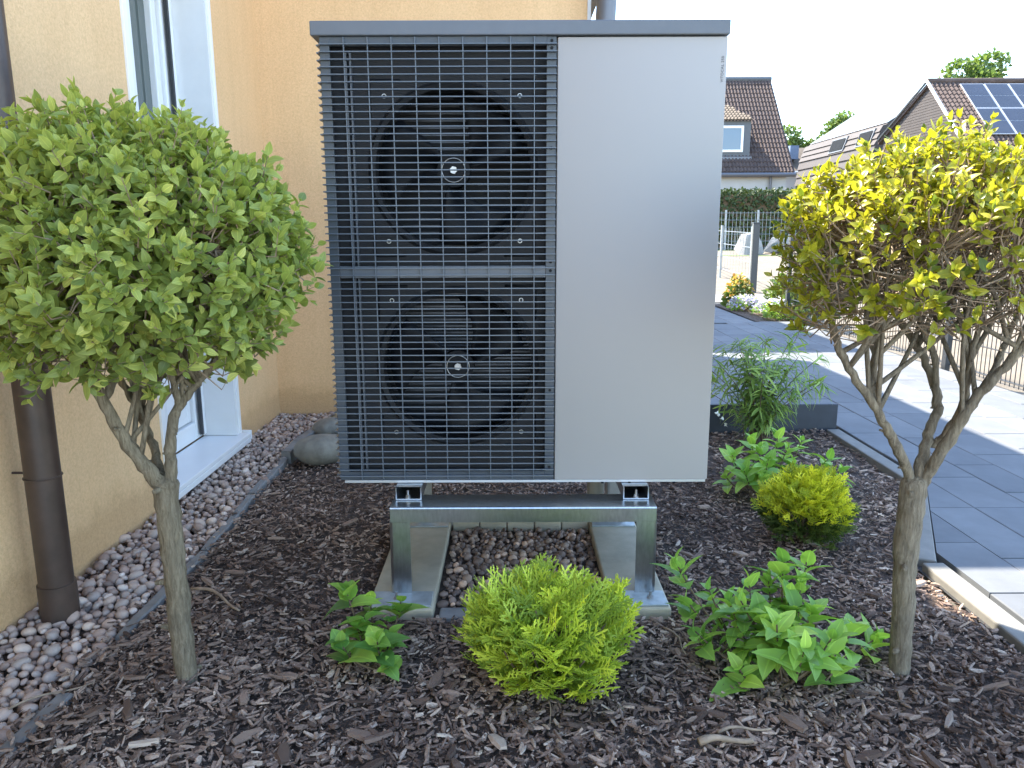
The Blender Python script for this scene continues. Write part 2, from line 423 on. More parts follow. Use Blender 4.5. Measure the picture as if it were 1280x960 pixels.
M['alu'] = plain('aluminium_frame', (0.55, 0.56, 0.57), 0.4, 0.5, var=0.04)
M['blue_roof'] = plain('blue_zinc', (0.13, 0.17, 0.24), 0.5, var=0.1)
M['lawn'] = plain('lawn', (0.10, 0.14, 0.04), 0.9, var=0.35, scale=6, bmp=0.5, bscale=40, bdist=0.03)
M['white_rock'] = plain('pale_rock', (0.252, 0.245, 0.231), 0.85, var=0.25, scale=4, bmp=0.5, bscale=12, bdist=0.03)

# ------------------------------------------------------------------ the setting
def gz(y):
    t = min(1, max(0, (y - 12) / 13.0)); t = t * t * (3 - 2 * t)
    return -0.11 + 0.50 * t

def ground_sheet():
    ys = [-300, -60, -10, -2, 0, 4, 8, 11, 12, 13, 14, 15, 16, 17, 18, 19, 20, 21, 22, 23, 24, 25, 30, 60, 200, 1200]
    xs = [-800, -100, -20, -5, 0, 3.5, 8, 20, 60, 200, 800]
    m = MB()
    v = [(x, y, gz(y)) for y in ys for x in xs]; n = len(xs)
    f = [(j * n + i, j * n + i + 1, (j + 1) * n + i + 1, (j + 1) * n + i) for j in range(len(ys) - 1) for i in range(n - 1)]
    m.add(v, f); o = m.build('ground', M['sand'], smooth=True); o['kind'] = 'structure'; return o
ground_sheet()
m = MB(); m.add([(4.9, 22.5, gz(22.5) + .01), (40, 22.5, gz(22.5) + .01), (40, 27.8, gz(25) + .012), (4.9, 27.8, gz(25) + .012)], [(0, 1, 2, 3)])
tag(m.build('lawn', M['lawn']), kind='structure')
m = MB(); m.add([(-22, -40, -.02), (24, -40, -.02), (24, .38, -.02), (-22, .38, -.02)], [(0, 1, 2, 3)])
tag(m.build('bounce_ground', M['bounce_ground']), kind='structure')   # unseen pale sheet under and behind the camera, added to bounce sunlight forward

# --- planting bed: soil sheet with gentle undulation
BED = [(-1.06, 0.4), (1.33, 0.4), (1.33, 2.42), (1.73, 3.16), (1.73, 4.15), (0.55, 4.15), (0.55, 4.58), (-1.06, 4.58)]
def in_bed(x, y):
    if y < 0.4 or y > 4.58 or x < -1.06: return False
    if y > 4.14 and x > 0.55: return False
    if y <= 2.42: return x < 1.33
    if y <= 3.16: return x < 1.33 + (y - 2.42) / 0.74 * 0.40
    return x < 1.73
def bed_z(x, y):
    z = -0.012 + 0.014 * math.sin(3.1 * x + 1.3 * y) * math.cos(2.3 * y - 0.7 * x) + 0.006 * math.sin(9 * x - 4 * y) * math.sin(7 * y)
    if y < 2.05: z += 0.012 * math.sin(5 * x + 1)
    if -0.48 < x < 0.52 and 1.9 < y < 3.0: z = min(z, -0.016)
    z -= 0.006 * max(0, (-0.9 - x) / 0.2)
    return z
def bed_sheet():
    m = MB(); nx, ny = 72, 100; v = []; 
    for j in range(ny + 1):
        y = 0.4 + (4.58 - 0.4) * j / ny
        xr = 1.33 if y <= 2.42 else min(1.73, 1.33 + (y - 2.42) / 0.74 * 0.40)
        if y > 4.15: xr = 0.55
        for i in range(nx + 1):
            x = -1.06 + (xr + 1.06) * i / nx
            v.append((x, y, bed_z(x, y) - 0.006))
    f = [(j * (nx + 1) + i, j * (nx + 1) + i + 1, (j + 1) * (nx + 1) + i + 1, (j + 1) * (nx + 1) + i) for j in range(ny) for i in range(nx)]
    m.add(v, f); o = m.build('planting_bed', M['soil'], smooth=True); o['kind'] = 'structure'; return o
bed = bed_sheet()

def chip_templates(k=8):
    out = []
    for q in range(k):
        r = np.random.default_rng(100 + q)
        # irregular splinter: 5 stations, quad section
        n = 3; v = []; w0 = r.uniform(0.7, 1.3)
        for i in range(n):
            t = i / (n - 1); w = w0 * (0.35 + 0.65 * math.sin(math.pi * (0.15 + 0.7 * t))) * r.uniform(0.7, 1.2)
            b = r.uniform(-0.12, 0.12); h = r.uniform(0.7, 1.2)
            c = 0.25 * math.sin(3 * t + q)
            v += [(t - .5, b - w * .5, c * .3), (t - .5, b + w * .5, c * .3 + r.uniform(-.2, .2)), (t - .5, b + w * .35, c * .3 + h), (t - .5, b - w * .35, c * .3 + h * r.uniform(.6, 1.2))]
        f = [(3, 2, 1, 0), (8, 9, 10, 11)]
        for i in range(n - 1):
            for s in range(4):
                f.append((i * 4 + s, i * 4 + (s + 1) % 4, (i + 1) * 4 + (s + 1) % 4, (i + 1) * 4 + s))
        out.append((np.array(v), f, np.zeros(len(v))))
    return out
CHIPS = chip_templates()

def mulch():
    P = []; D = []; N = []; S = []; A = []
    def put(n, x0, x1, y0, y1, lmin, lmax, lift, force=False):
        c = 0
        while c < n:
            x, y = rng.uniform(x0, x1), rng.uniform(y0, y1)
            if not force and not in_bed(x, y):
                c += 1; continue
            c += 1
            if -0.44 < x < 0.47 and 2.04 < y < 2.92: continue
            L = lmin * (lmax / lmin) ** (rng.random() ** 1.6)
            a = rng.uniform(0, 2 * math.pi); tilt = rng.normal(0, 0.22)
            P.append((x, y, bed_z(x, y) + rng.random() ** 1.5 * lift))
            D.append((math.cos(a), math.sin(a), math.tan(max(-.9, min(.9, tilt)))))
            n_ = (rng.normal(0, .35), rng.normal(0, .35), 1.0); N.append(n_)
            wd = L * rng.uniform(0.16, 0.5) if L < .03 else L * rng.uniform(0.09, 0.34)
            S.append((L, wd, min(0.006, wd * rng.uniform(0.25, 0.6)) ))
            A.append(rng.random())
    put(31000, -1.06, 1.36, 1.05, 2.1, 0.006, 0.042, 0.016)
    put(23000, -1.06, 1.75, 2.1, 3.3, 0.007, 0.038, 0.013)
    put(9500, -1.06, 1.75, 3.3, 4.58, 0.01, 0.042, 0.012)
    put(700, -1.13, -1.03, 1.2, 3.5, 0.008, 0.05, 0.022, force=True)
    P = np.array(P); D = np.array(D); N = np.array(N); S = np.array(S); A = np.array(A)
    me = scatter_mesh('bark_mulch', CHIPS, P, frames(D, N), S, A, M['bark'], smooth=False)
    o = link_mesh('bark_mulch', me, bed); o['kind'] = 'stuff'
    # large single chips lying on top
    mm = [single_mesh('bark_chip', t, M['bark'], False) for t in CHIPS]
    for k in range(170):
        x, y = rng.uniform(-1.0, 1.3), rng.uniform(1.2, 2.6) if k < 140 else rng.uniform(2.6, 4.2)
        if not in_bed(x, y) or (-0.5 < x < 0.52 and 1.98 < y < 3): continue
        L = rng.uniform(0.028, 0.075)
        a = rng.uniform(0, 6.28)
        rot = frames(np.array([[math.cos(a), math.sin(a), rng.normal(0, .12)]]), np.array([[rng.normal(0, .2), rng.normal(0, .2), 1]]))[0]
        place('bark_chip', mm[k % len(mm)], (x, y, bed_z(x, y) + 0.014), rot, (L, L * rng.uniform(.16, .5), 0.007), bed)
mulch()

# twigs lying on the mulch
def ground_twig(a, b, r, label, bend=0.02, name='fallen_twig'):
    a, b = Vector(a), Vector(b); n = 9; pts = []
    side = Vector((-(b - a).y, (b - a).x, 0)).normalized()
    for i in range(n):
        t = i / (n - 1); p = a.lerp(b, t) + side * (bend * math.sin(math.pi * t * 1.3 + .4)) + Vector((0, 0, 0.006 * math.sin(5 * t)))
        p.z = bed_z(p.x, p.y) + 0.017 + r + 0.004 * math.sin(6 * t)
        pts.append(p)
    mb = MB(); mb.tube(pts, [r * (1.15 - .6 * i / n) for i in range(n)], 6, rough=.15)
    tag(mb.build(name, M['twig'], origin=pts[0], smooth=True), label, 'twig', 'twigs lying on the mulch')
def gp(px, py, z=0.0):
    a, b = (px - 640) / FPX, (480 - py) / FPX
    fy = math.cos(PITCH) + b * math.sin(PITCH); fz = -math.sin(PITCH) + b * math.cos(PITCH)
    t = (z - CAMH) / fz
    return Vector((a * t, fy * t, z))
ground_twig(gp(236, 738), gp(305, 762), 0.005, 'thick brown twig on mulch right of the left tree trunk')
ground_twig(gp(826, 787), gp(862, 822), 0.0028, 'thin bent twig left of the bushy hydrangea', 0.015)
ground_twig(gp(872, 938), gp(938, 932), 0.0075, 'short thick dark stick in front of the bushy hydrangea', 0.006)
ground_twig(gp(896, 925), gp(960, 915), 0.0035, 'pale thin twig above the thick stick in the foreground', 0.008)
ground_twig(gp(683, 878), gp(688, 912), 0.0016, 'thin upright-lying straw in front of the bright round conifer', 0.004)
ground_twig(gp(10, 890), gp(115, 855), 0.0028, 'long straw-coloured stalk lying across the pebbles', 0.01)

# --- pebble strip along the wall
def pebble_templates(k, sub):
    out = []
    for q in range(k):
        bm = bmesh.new(); bmesh.ops.create_icosphere(bm, subdivisions=sub, radius=0.5)
        r = np.random.default_rng(300 + q)
        ax = r.normal(0, 1, (5, 3)); am = r.uniform(-.10, .10, 5)
        for w in bm.verts:
            d = np.array(w.co); s = 1.0
            for a_, k_ in zip(ax, am): s += k_ * math.tanh(2 * float(np.dot(d, a_)))
            w.co = Vector(d * s)
            w.co.z *= 0.62; w.co.y *= r.uniform(.7, .74) if q % 2 else 0.86
        v = np.array([tuple(w.co) for w in bm.verts]); f = [tuple(w.index for w in p.verts) for p in bm.faces]
        bm.free(); out.append((v, f, np.zeros(len(v))))
    return out
PEB2 = pebble_templates(8, 2); PEB1 = pebble_templates(8, 1)

def pebble_bed(name, region, size, count, mat, base_z, parent, limit, layers=2):
    P = []; S = []; Rr = []
    grid = {}
    def ok(x, y, s):
        c = (int(x / .03), int(y / .03))
        for i in range(-2, 3):
            for j in range(-2, 3):
                for (a, b, t) in grid.get((c[0] + i, c[1] + j), ()):
                    if (a - x) ** 2 + (b - y) ** 2 < (0.36 * (s + t)) ** 2: return False
        grid.setdefault(c, []).append((x, y, s)); return True
    x0, x1, y0, y1 = region
    for lay in range(layers):
        grid.clear()
        for k in range(count):
            s = size * (0.55 + 1.0 * rng.random() ** 1.5)
            x, y = rng.uniform(x0, x1), rng.uniform(y0, y1)
            if not ok(x, y, s): continue
            P.append((x, y, base_z + lay * size * 0.42 + rng.uniform(-.1, .1) * size)); S.append(s)
            a = rng.uniform(0, 6.28); Rr.append(np.array(Euler((rng.normal(0, .35), rng.normal(0, .35), a)).to_matrix()))
    P = np.array(P); S = np.array(S); Rr = np.array(Rr)
    top = P[:, 2] > base_z + size * 0.25
    d = np.linalg.norm(P - np.array([[0, 0, CAMH]]), axis=1) - S * 12 + (~top) * 100
    px = 640 + P[:, 0] / (P[:, 1] * math.cos(PITCH) + (CAMH - P[:, 2]) * math.sin(PITCH)) * 960
    d += (px < 0) * 50
    order = np.argsort(d); near, far = order[:limit], order[limit:]
    mid_, low = far[:700], far[700:]
    fm = np.concatenate([mid_, low]); lod = PEB2 if len(low) == 0 else PEB1
    me = scatter_mesh(name, lod, P[fm], Rr[fm], S[fm], rng.random(len(fm)), mat, ORIG[parent])
    o = link_mesh(name, me, parent); o['kind'] = 'stuff'
    mm = [single_mesh('pebble', t, mat) for t in PEB2]
    for i in near: place('pebble', mm[i % 8], P[i], Rr[i], S[i], parent)
m = MB(); m.add([(-1.42, 0.6, -.03), (-1.065, 0.6, -.03), (-1.065, 4.6, -.03), (-1.42, 4.6, -.03)], [(0, 1, 2, 3)])
strip = m.build('gravel_strip', M['soil']); strip['kind'] = 'structure'
pebble_bed('gravel', (-1.415, -1.10, 1.2, 4.57), 0.036, 5200, M['pebble'], -0.02, strip, 300)
m = MB(); m.add([(-0.24, 2.06, -.03), (0.30, 2.06, -.03), (0.30, 2.78, -.03), (-0.24, 2.78, -.03)], [(0, 1, 2, 3)])
drain = m.build('drainage_bed', M['soil']); drain['kind'] = 'structure'
pebble_bed('gravel', (-0.215, 0.28, 2.13, 2.72), 0.027, 1900, M['pebble_dark'], -0.022, drain, 160)
for i in range(5):
    x = -0.225 + i * 0.103
    MB().box(x, x + 0.099, 2.735, 2.785, -0.03, 0.045 + 0.004 * (i % 2), 0.004).build('edging_block', M['concrete'], drain)
for i in range(3):
    x = -0.215 + i * 0.165
    MB().box(x, x + 0.158, 2.045, 2.105, -0.04, -0.004 - .003 * i, 0.006).build('edging_block', M['slate'], drain)

# slate edging stones between the gravel and the mulch
def slab_stone(p0, p1, w, h, label, tilt=0.0):
    p0, p1 = Vector((*p0, 0)), Vector((*p1, 0)); n = 7
    mb = MB(); d = (p1 - p0).normalized(); s = Vector((-d.y, d.x, 0)); v = []
    for i in range(n):
        c = p0.lerp(p1, i / (n - 1)); ww = w * random.uniform(.86, 1.1); hh = h + random.uniform(-.004, .004)
        k = random.uniform(-.004, .004)
        for a, z in ((-.5, -.05), (-.5, hh - .005), (-.36, hh), (.36, hh + tilt * w), (.5, hh - .006), (.5, -.05)):
            v.append(c + s * (a * ww + k) + Vector((0, 0, z)))
    f = [tuple(range(6)), tuple(range((n - 1) * 6, n * 6))[::-1]]
    for i in range(n - 1):
        for k in range(6): f.append((i * 6 + k, i * 6 + (k + 1) % 6, (i + 1) * 6 + (k + 1) % 6, (i + 1) * 6 + k))
    mb.add(v, f)
    tag(mb.build('edging_stone', M['slate'], origin=p0, smooth=True, angle=30), label, 'edging', 'slate edging along the gravel')
slab_stone((-1.095, 1.10), (-1.075, 1.66), 0.042, 0.006, 'grey slate edging stone at the bottom left picture corner')
slab_stone((-1.075, 1.93), (-1.075, 2.50), 0.036, 0.006, 'slate edging stone just left of the left tree trunk')
slab_stone((-1.08, 2.52), (-1.10, 3.08), 0.032, 0.004, 'slate edging stone beside the window sill, partly covered by mulch')
slab_stone((-1.105, 3.10), (-1.11, 3.60), 0.034, 0.006, 'slate edging stone ending in front of the boulder')
slab_stone((-1.11, 3.62), (-1.075, 4.22), 0.050, 0.040, 'raised pale slate edging stone left of the boulder')

def boulder(name, c, size, rz, label, seed, mat, cat='boulder', group=None):
    bm = bmesh.new(); bmesh.ops.create_icosphere(bm, subdivisions=4, radius=1.0)
    r = np.random.default_rng(seed); ax = r.normal(0, 1, (9, 3)); am = r.uniform(-.09, .07, 9); of = r.uniform(-.5, .5, 9)
    for w in bm.verts:
        d = np.array(w.co); s = 1.0
        for a_, k_, q_ in zip(ax, am, of): s += k_ * math.tanh(2.2 * (float(np.dot(d, a_)) + q_))
        w.co = Vector((d[0] * s * size[0], d[1] * s * size[1], max(-.75, d[2] * s) * size[2]))
    me = bpy.data.meshes.new(name); bm.to_mesh(me); bm.free()
    me.polygons.foreach_set('use_smooth', [True] * len(me.polygons)); me.materials.append(mat)
    o = bpy.data.objects.new(name, me); C.objects.link(o); o.location = c; o.rotation_euler = (0, 0, rz)
    return tag(o, label, cat, group)
boulder('boulder', (-0.93, 3.62, 0.035), (0.15, 0.11, 0.075), 0.3, 'largest rounded boulder at the end of the slate edging', 3, M['boulder'])
boulder('boulder', (-1.00, 4.05, 0.035), (0.09, 0.08, 0.06), 0.8, 'small angular stone behind the largest boulder', 5, M['boulder'])
boulder('boulder', (-0.79, 4.00, 0.035), (0.12, 0.08, 0.062), 0.1, 'stone half hidden by the lower left corner of the heat pump', 9, M['boulder'])

# --- paved path: every slab of its own
m = MB(); m.add([(1.34, 0.4, -.014), (3.42, 0.4, -.014), (3.42, 11.9, -.014), (-0.2, 11.9, -.014), (-0.2, 9.02, -.014), (0.44, 9.02, -.014), (0.44, 4.18, -.014), (1.74, 4.18, -.014), (1.74, 3.14, -.014), (1.34, 2.40, -.014)], [tuple(range(10))])
path = m.build('path', M['joint']); path['kind'] = 'structure'
paver_cache = {}
def paver_mesh(w, l):
    k = (round(w, 3), round(l, 3))
    if k not in paver_cache:
        e = 0.003; h = 0.012; z = -0.02
        v = [(0, 0, z), (w, 0, z), (w, l, z), (0, l, z), (0, 0, h - e), (w, 0, h - e), (w, l, h - e), (0, l, h - e), (e, e, h), (w - e, e, h), (w - e, l - e, h), (e, l - e, h)]
        f = [(8, 9, 10, 11)]
        for a in (0, 4):
            for i in range(4): f.append((a + i, a + (i + 1) % 4, a + 4 + (i + 1) % 4, a + 4 + i))
        mb = MB().add(v, f); paver_cache[k] = mb.mesh('paver', (0, 0, 0), M['paver'])
    return paver_cache[k]
DA, DB = Vector((1.405, 2.37)), Vector((1.80, 3.19))      # line of the slanting kerb
def lay_paver(x, y, w, l, g=0.004):
    nd = Vector((DB.y - DA.y, -(DB.x - DA.x)))
    poly = [Vector(q) for q in ((x + g / 2, y + g / 2), (x + w - g / 2, y + g / 2), (x + w - g / 2, y + l - g / 2), (x + g / 2, y + l - g / 2))]
    if x < 1.81 and 2.2 < y + l and y < 3.3 and any((q - DA).dot(nd) < 0 for q in poly):
        out = []
        for i in range(4):
            a, b = poly[i], poly[(i + 1) % 4]; da, db = (a - DA).dot(nd), (b - DA).dot(nd)
            if da >= 0: out.append(a)
            if da * db < 0: out.append(a.lerp(b, da / (da - db)))
        if len(out) < 3: return
        mb = MB().prism([(q.x, q.y) for q in out], -.02, .012); return mb.build('paver', M['paver'], path)
    o = bpy.data.objects.new('paver', paver_mesh(w - g, l - g)); C.objects.link(o); o.parent = path
    o.location = (x + g / 2, y + g / 2, random.uniform(-.0012, .0012)); return o
COLS = [(1.44, .19), (1.63, .19), (1.82, .235), (2.055, .19), (2.245, .285), (2.53, .235), (2.765, .19), (2.955, .235), (3.19, .19)]
for ci, (cx, cw) in enumerate(COLS):
    y = 0.9 - random.uniform(0, .3)
    while y < 8.9:
        l = random.choice((0.285, 0.38, 0.38, 0.475))
        ymin = 0
        if cx < 1.7 and y > 2.2 and y + l < 4.22 and y > 2.3 + (cx + cw - 1.44) * 2.1 + .1: y += l; continue
        if cx < 1.7 and y < 4.2 and y > 3.2: y = 4.22; continue
        if cx < 1.7 and y < 4.2 and y + l > 4.1: y = 4.22; continue
        lay_paver(cx, y, cw, l); y += l
for ci in range(5):
    cx = 1.44 - (ci + 1) * 0.20; y = 4.22
    while y < 8.8:
        l = random.choice((0.38, 0.475)); lay_paver(cx, y, 0.20, l); y += l
for ci in range(10):     # farther stretch, larger slabs
    cx = -0.1 + ci * 0.30; y = 9.05 - .1 * (ci % 2)
    while y < 11.7:
        lay_paver(cx, y, 0.30, 0.45) if y + .45 < 11.85 else None; y += 0.45
# bright concrete drive beyond the path
m = MB(); m.add([(-0.2, 11.92, -.008), (4.3, 11.92, -.008), (4.35, 13.4, -.008), (-0.2, 13.4, -.008)], [(0, 1, 2, 3)])
tag(m.build('pavement', M['kerb']), kind='structure')

def kerb_stone(p0, p1, label, w=0.07, h=0.013):
    p0, p1 = Vector((*p0, 0)), Vector((*p1, 0)); L = (p1 - p0).length; a = math.atan2((p1 - p0).y, (p1 - p0).x)
    mb = MB().box(0.003, L - .003, -w / 2, w / 2, -0.12, h, 0.006)
    o = mb.build('kerb_stone', M['kerb'], origin=(0, 0, 0)); o.location = p0; o.rotation_euler = (0, 0, a)
    tag(o, label, 'kerb', 'concrete kerbs along the planting bed')
kerb_stone((1.385, 0.5), (1.385, 1.46), 'concrete kerb stone along the bed, nearest to the viewer')
kerb_stone((1.385, 1.46), (1.385, 2.37), 'sunlit concrete kerb stone right of the right tree trunk')
kerb_stone((1.372, 2.39), (1.755, 3.18), 'slanting concrete kerb stone behind the right tree trunk')
kerb_stone((1.765, 3.20), (1.765, 4.10), 'shaded concrete kerb stone along the path behind the golden ball conifer')
mb = MB().box(0.5, 1.80, 4.13, 4.165, -.1, 0.145, .004)
tag(mb.build('bed_edging', M['edging'], origin=(1.15, 4.15, 0)), 'upright anthracite edging slab behind the narrow-leaved shrub', 'edging')

# ------------------------------------------------------------------ the house with the orange render
house = thing('house', (-1.42, 4.58, -0.03), 'orange rendered house wrapping round the left side of the heat pump', 'house')
WX = -1.42
mb = MB()
mb.box(WX - .32, WX, -2.0, 3.04, -.1, 4.1); mb.box(WX - .32, WX, 3.86, 4.58, -.1, 4.1)
mb.box(WX - .32, WX, 3.04, 3.86, 2.32, 4.1); mb.box(WX - .32, WX, 3.04, 3.86, -.1, 0.035)
mb.box(-6.0, WX - .32, -2.0, -1.7, -.1, 4.1); mb.box(-6.0, WX - .32, 7.9, 8.2, -.1, 4.1); mb.box(-6.3, -6.0, -2.0, 8.2, -.1, 4.1)
mb.box(WX - .32, WX, 4.58, 8.2, 3.0, 4.1)
mb.build('wall', M['stucco'], house)
mb = MB(); mb.box(WX - .32, 0.44, 4.58, 4.88, -.1, 3.0); mb.box(0.14, 0.44, 4.88, 8.2, -.1, 3.0); mb.box(WX - .3, 0.14, 7.9, 8.2, -.1, 3.0)
mb.build('wall', M['stucco'], house)
mb = MB(); mb.box(-6.6, -1.07, -2.3, 8.3, 4.11, 4.27); mb.build('roof', M['grey_clad'], house)
mb = MB(); mb.box(-1.06, 0.75, 4.31, 8.3, 3.02, 3.2); mb.build('roof', M['grey_clad'], house)
mb = MB(); mb.box(-3.0, .70, 9.5, 14.1, -.1, 4.0); mb.build('rear_annex', M['stucco'], house)
mb = MB(); mb.box(-3.1, .90, 9.4, 14.2, 4.01, 4.2); mb.build('roof', M['grey_clad'], house)
# pale corner bead and grey downpipe at the far corner of the back wall
mb = MB(); mb.box(0.425, 0.444, 4.568, 4.579, 0, 3.0); mb.build('corner_bead', M['reveal'], house)
mb = MB(); mb.tube([(0.49, 4.50, -.02), (0.49, 4.50, 1.6), (0.525, 4.50, 2.4), (0.53, 4.5, 3.0)], [.055] * 4, 20)
d = mb.build('downpipe', M['zinc'], house, smooth=True, angle=40); d['label'] = 'grey zinc downpipe at the corner of the back wall'
# window in the side wall
win = thing('window', (WX, 3.45, 0.03), 'x', 'x'); del win['label'], win['category']
win.parent = house; win.location = ORIG[win] - ORIG[house]
mb = MB(); t = .032
mb.box(WX - .17, WX + .004, 3.04, 3.04 + t, .06, 2.32); mb.box(WX - .17, WX + .004, 3.86 - t, 3.86, .06, 2.32); mb.box(WX - .17, WX + .004, 3.04 + t, 3.86 - t, 2.32 - t, 2.32)
mb.build('reveal', M['reveal'], win)
mb = MB()
mb.box(WX - .012, WX + .010, 3.005, 3.0395, .06, 2.35, .002); mb.box(WX - .012 + .0125, WX + .010, 3.8605, 3.885, .06, 2.35, .002)
mb.build('trim', M['white'], win)
mb = MB(); fx0, fx1 = WX - .25, WX - .172
y0, y1 = 3.072, 3.828
mb.box(fx0, fx1, y0, y0 + .075, .06, 2.28, .006); mb.box(fx0, fx1, y1 - .075, y1, .06, 2.28, .006)
mb.box(fx0, fx1, y0 + .075, y1 - .075, .06, .15, .006); mb.box(fx0, fx1, y0 + .075, y1 - .075, 2.2, 2.28, .006)
mb.build('frame', M['white'], win)
mb = MB(); a0, a1 = y0 + .08, y1 - .08
mb.box(fx0 - .01, fx1 - .018, a0, a0 + .05, .155, 2.19, .006); mb.box(fx0 - .01, fx1 - .018, a1 - .05, a1, .155, 2.19, .006)
mb.box(fx0 - .01, fx1 - .018, a0 + .05, a1 - .05, .155, .56, .006); mb.box(fx0 - .01, fx1 - .018, a0 + .05, a1 - .05, 2.13, 2.19, .006)
mb.build('sash', M['white'], win)
mb = MB(); mb.box(fx0 + .015, fx0 + .03, a0 + .05, a1 - .05, .56, 2.13); mb.build('pane', M['glass'], win)
mb = MB(); mb.box(WX - .171, WX - .150, 3.79, 3.827, .075, 2.28, .002); mb.build('shutter_rail', M['white'], win)
mb = MB(); mb.box(WX - .1635, WX - .148, 3.772, 3.7895, .08, 2.28); mb.build('seal', M['rubber'], win)
mb = MB(); mb.box(WX - .17, WX + .05, 3.00, 3.90, .037, .058, .004); mb.box(WX + .034, WX + .0505, 3.00, 3.90, .008, .0365, .004)
mb.build('sill', M['white'], win)
mb = MB(); mb.box(WX + .001, WX + .0515, 3.901, 3.912, .02, .068, .002); mb.build('sill_cap', M['white'], win)
# brown downpipe
mb = MB(); PX, PY = -1.315, 2.06
mb.tube([(PX, PY, -.05), (PX, PY, .10), (PX, PY, .101), (PX, PY, 4.1)], [.051, .051, .046, .046], 28)
d = mb.build('downpipe', M['brown_pipe'], house, smooth=True, angle=30); d['label'] = 'dark brown downpipe on the side wall'
mb = MB(); mb.torus((PX, PY, .42), (0, 0, 1), .0475, .0025, 36, 6); mb.tube([(WX, PY + .03, .42), (PX - .03, PY + .03, .42)], .004, 6)
mb.build('bracket', M['brown_pipe'], d)

# ------------------------------------------------------------------ heat pump
hp = thing('heat_pump', (0.035, 2.55, 0.333), 'tall grey two-fan heat pump with silver right front panel', 'heat pump')
XL, XR, XM, YF, YB, ZB, ZT = -0.527, 0.597, 0.127, 2.254, 2.854, 0.333, 1.614
mb = MB()
mb.box(XM, XR - .002, YF + .022, YB - .02, ZB + .012, ZT - .002); mb.box(XL + .004, XM, YB - .04, YB - .02, ZB + .012, ZT - .002)
mb.box(XL + .004, XM, YF + .03, YB - .04, ZB + .012, ZB + .02); mb.box(XL + .006, XL + .012, YF + .014, YB - .04, ZB + .02, ZT - .002)
mb.build('casing', M['case'], hp)
mb = MB().box(XL - .022, XR + .003, YF - .012, YB + .01, ZT, ZT + .038, .003); mb.build('lid', M['lid'], hp)
mb = MB().box(XM + .002, XR, YF - .002, YF + .02, ZB + .006, ZT - .003, .004); panel = mb.build('front_panel', M['silver'], hp, smooth=True, angle=25)
panel['label'] = 'plain brushed silver front panel'
mb = MB().box(XL + .012, XR - .004, YF + .004, YB, ZB - .003, ZB + .005, .001); mb.build('base_tray', M['alu'], hp)
for x in (XM + .05, XM + .15, .36, XR - .1):
    MB().cyl((x, YF + .003, ZB - .006), (0, 0, 1), .004, .004, 8).build('clip', M['fan'], hp)
cu = bpy.data.curves.new('lettering', 'FONT'); cu.body = 'VITOCAL 250'; cu.size = 0.0105; cu.extrude = 0.0002; cu.space_character = 1.12
to = bpy.data.objects.new('lettering_tmp', cu); C.objects.link(to)
bpy.context.view_layer.update()
me = bpy.data.meshes.new_from_object(to.evaluated_get(bpy.context.evaluated_depsgraph_get())); me.name = 'lettering'
bpy.data.objects.remove(to)
me.materials.clear(); me.materials.append(M['print'])
lt = bpy.data.objects.new('lettering', me); C.objects.link(lt); lt.parent = panel
lt.matrix_local = Matrix.Translation(Vector((XR - .009, YF - .0026, 1.491)) - ORIG[hp]) @ Matrix.Rotation(R(90), 4, 'X') @ Matrix.Rotation(R(90), 4, 'Z')

# grille: frame, uprights and every slat
mb = MB()
mb.box(XL, XL + .027, YF, YF + .012, ZB + .008, ZT - .001, .001); mb.box(XM - .028, XM - .001, YF + .002, YF + .012, ZB + .008, ZT - .001, .001)
mb.box(XL + .027, XM - .028, YF + .001, YF + .012, ZT - .024, ZT - .001); mb.box(XL + .027, XM - .028, YF + .001, YF + .012, ZB + .008, ZB + .034)
gr = mb.build('grille', M['case'], hp)
MB().box(XL + .027, XM - .028, YF + .003, YF + .013, .955, .990, .002).build('cross_rail', M['lid'], gr)
sl = MB().box(-.327, .327, -.009, .001, -.0014, .0014).mesh('slat', (0, 0, 0), M['slat'])
ss = MB().box(-.011, .001, 0, .58, -.0016, .0016).mesh('slat', (0, 0, 0), M['slat'])
nsl = 64
for i in range(nsl):
    z = ZB + .022 + i * (ZT - ZB - .044) / (nsl - 1)
    o = bpy.data.objects.new('slat', sl); C.objects.link(o); o.parent = gr; o.location = Vector((XL + .327, YF - .002, z)) - ORIG[gr]
    o.rotation_euler = (R(-5), 0, 0)
    o = bpy.data.objects.new('slat', ss); C.objects.link(o); o.parent = gr; o.location = Vector((XL, YF + .006, z + .002)) - ORIG[gr]
    o.rotation_euler = (0, R(-6), 0)
for i in range(9):
    x = -.459 + i * .0655
    MB().box(x - .0012, x + .0012, YF - .0095, YF - .0012, ZB + .01, ZT - .003).build('upright', M['slat'], gr)
for z in (ZT - .012, ZT - .031, 1.318, 1.0, .975, .62, .38):
    MB().cyl((XM - .014, YF - .0005, z), (0, 1, 0), .0042, .003, 12).build('screw', M['fan'], gr)

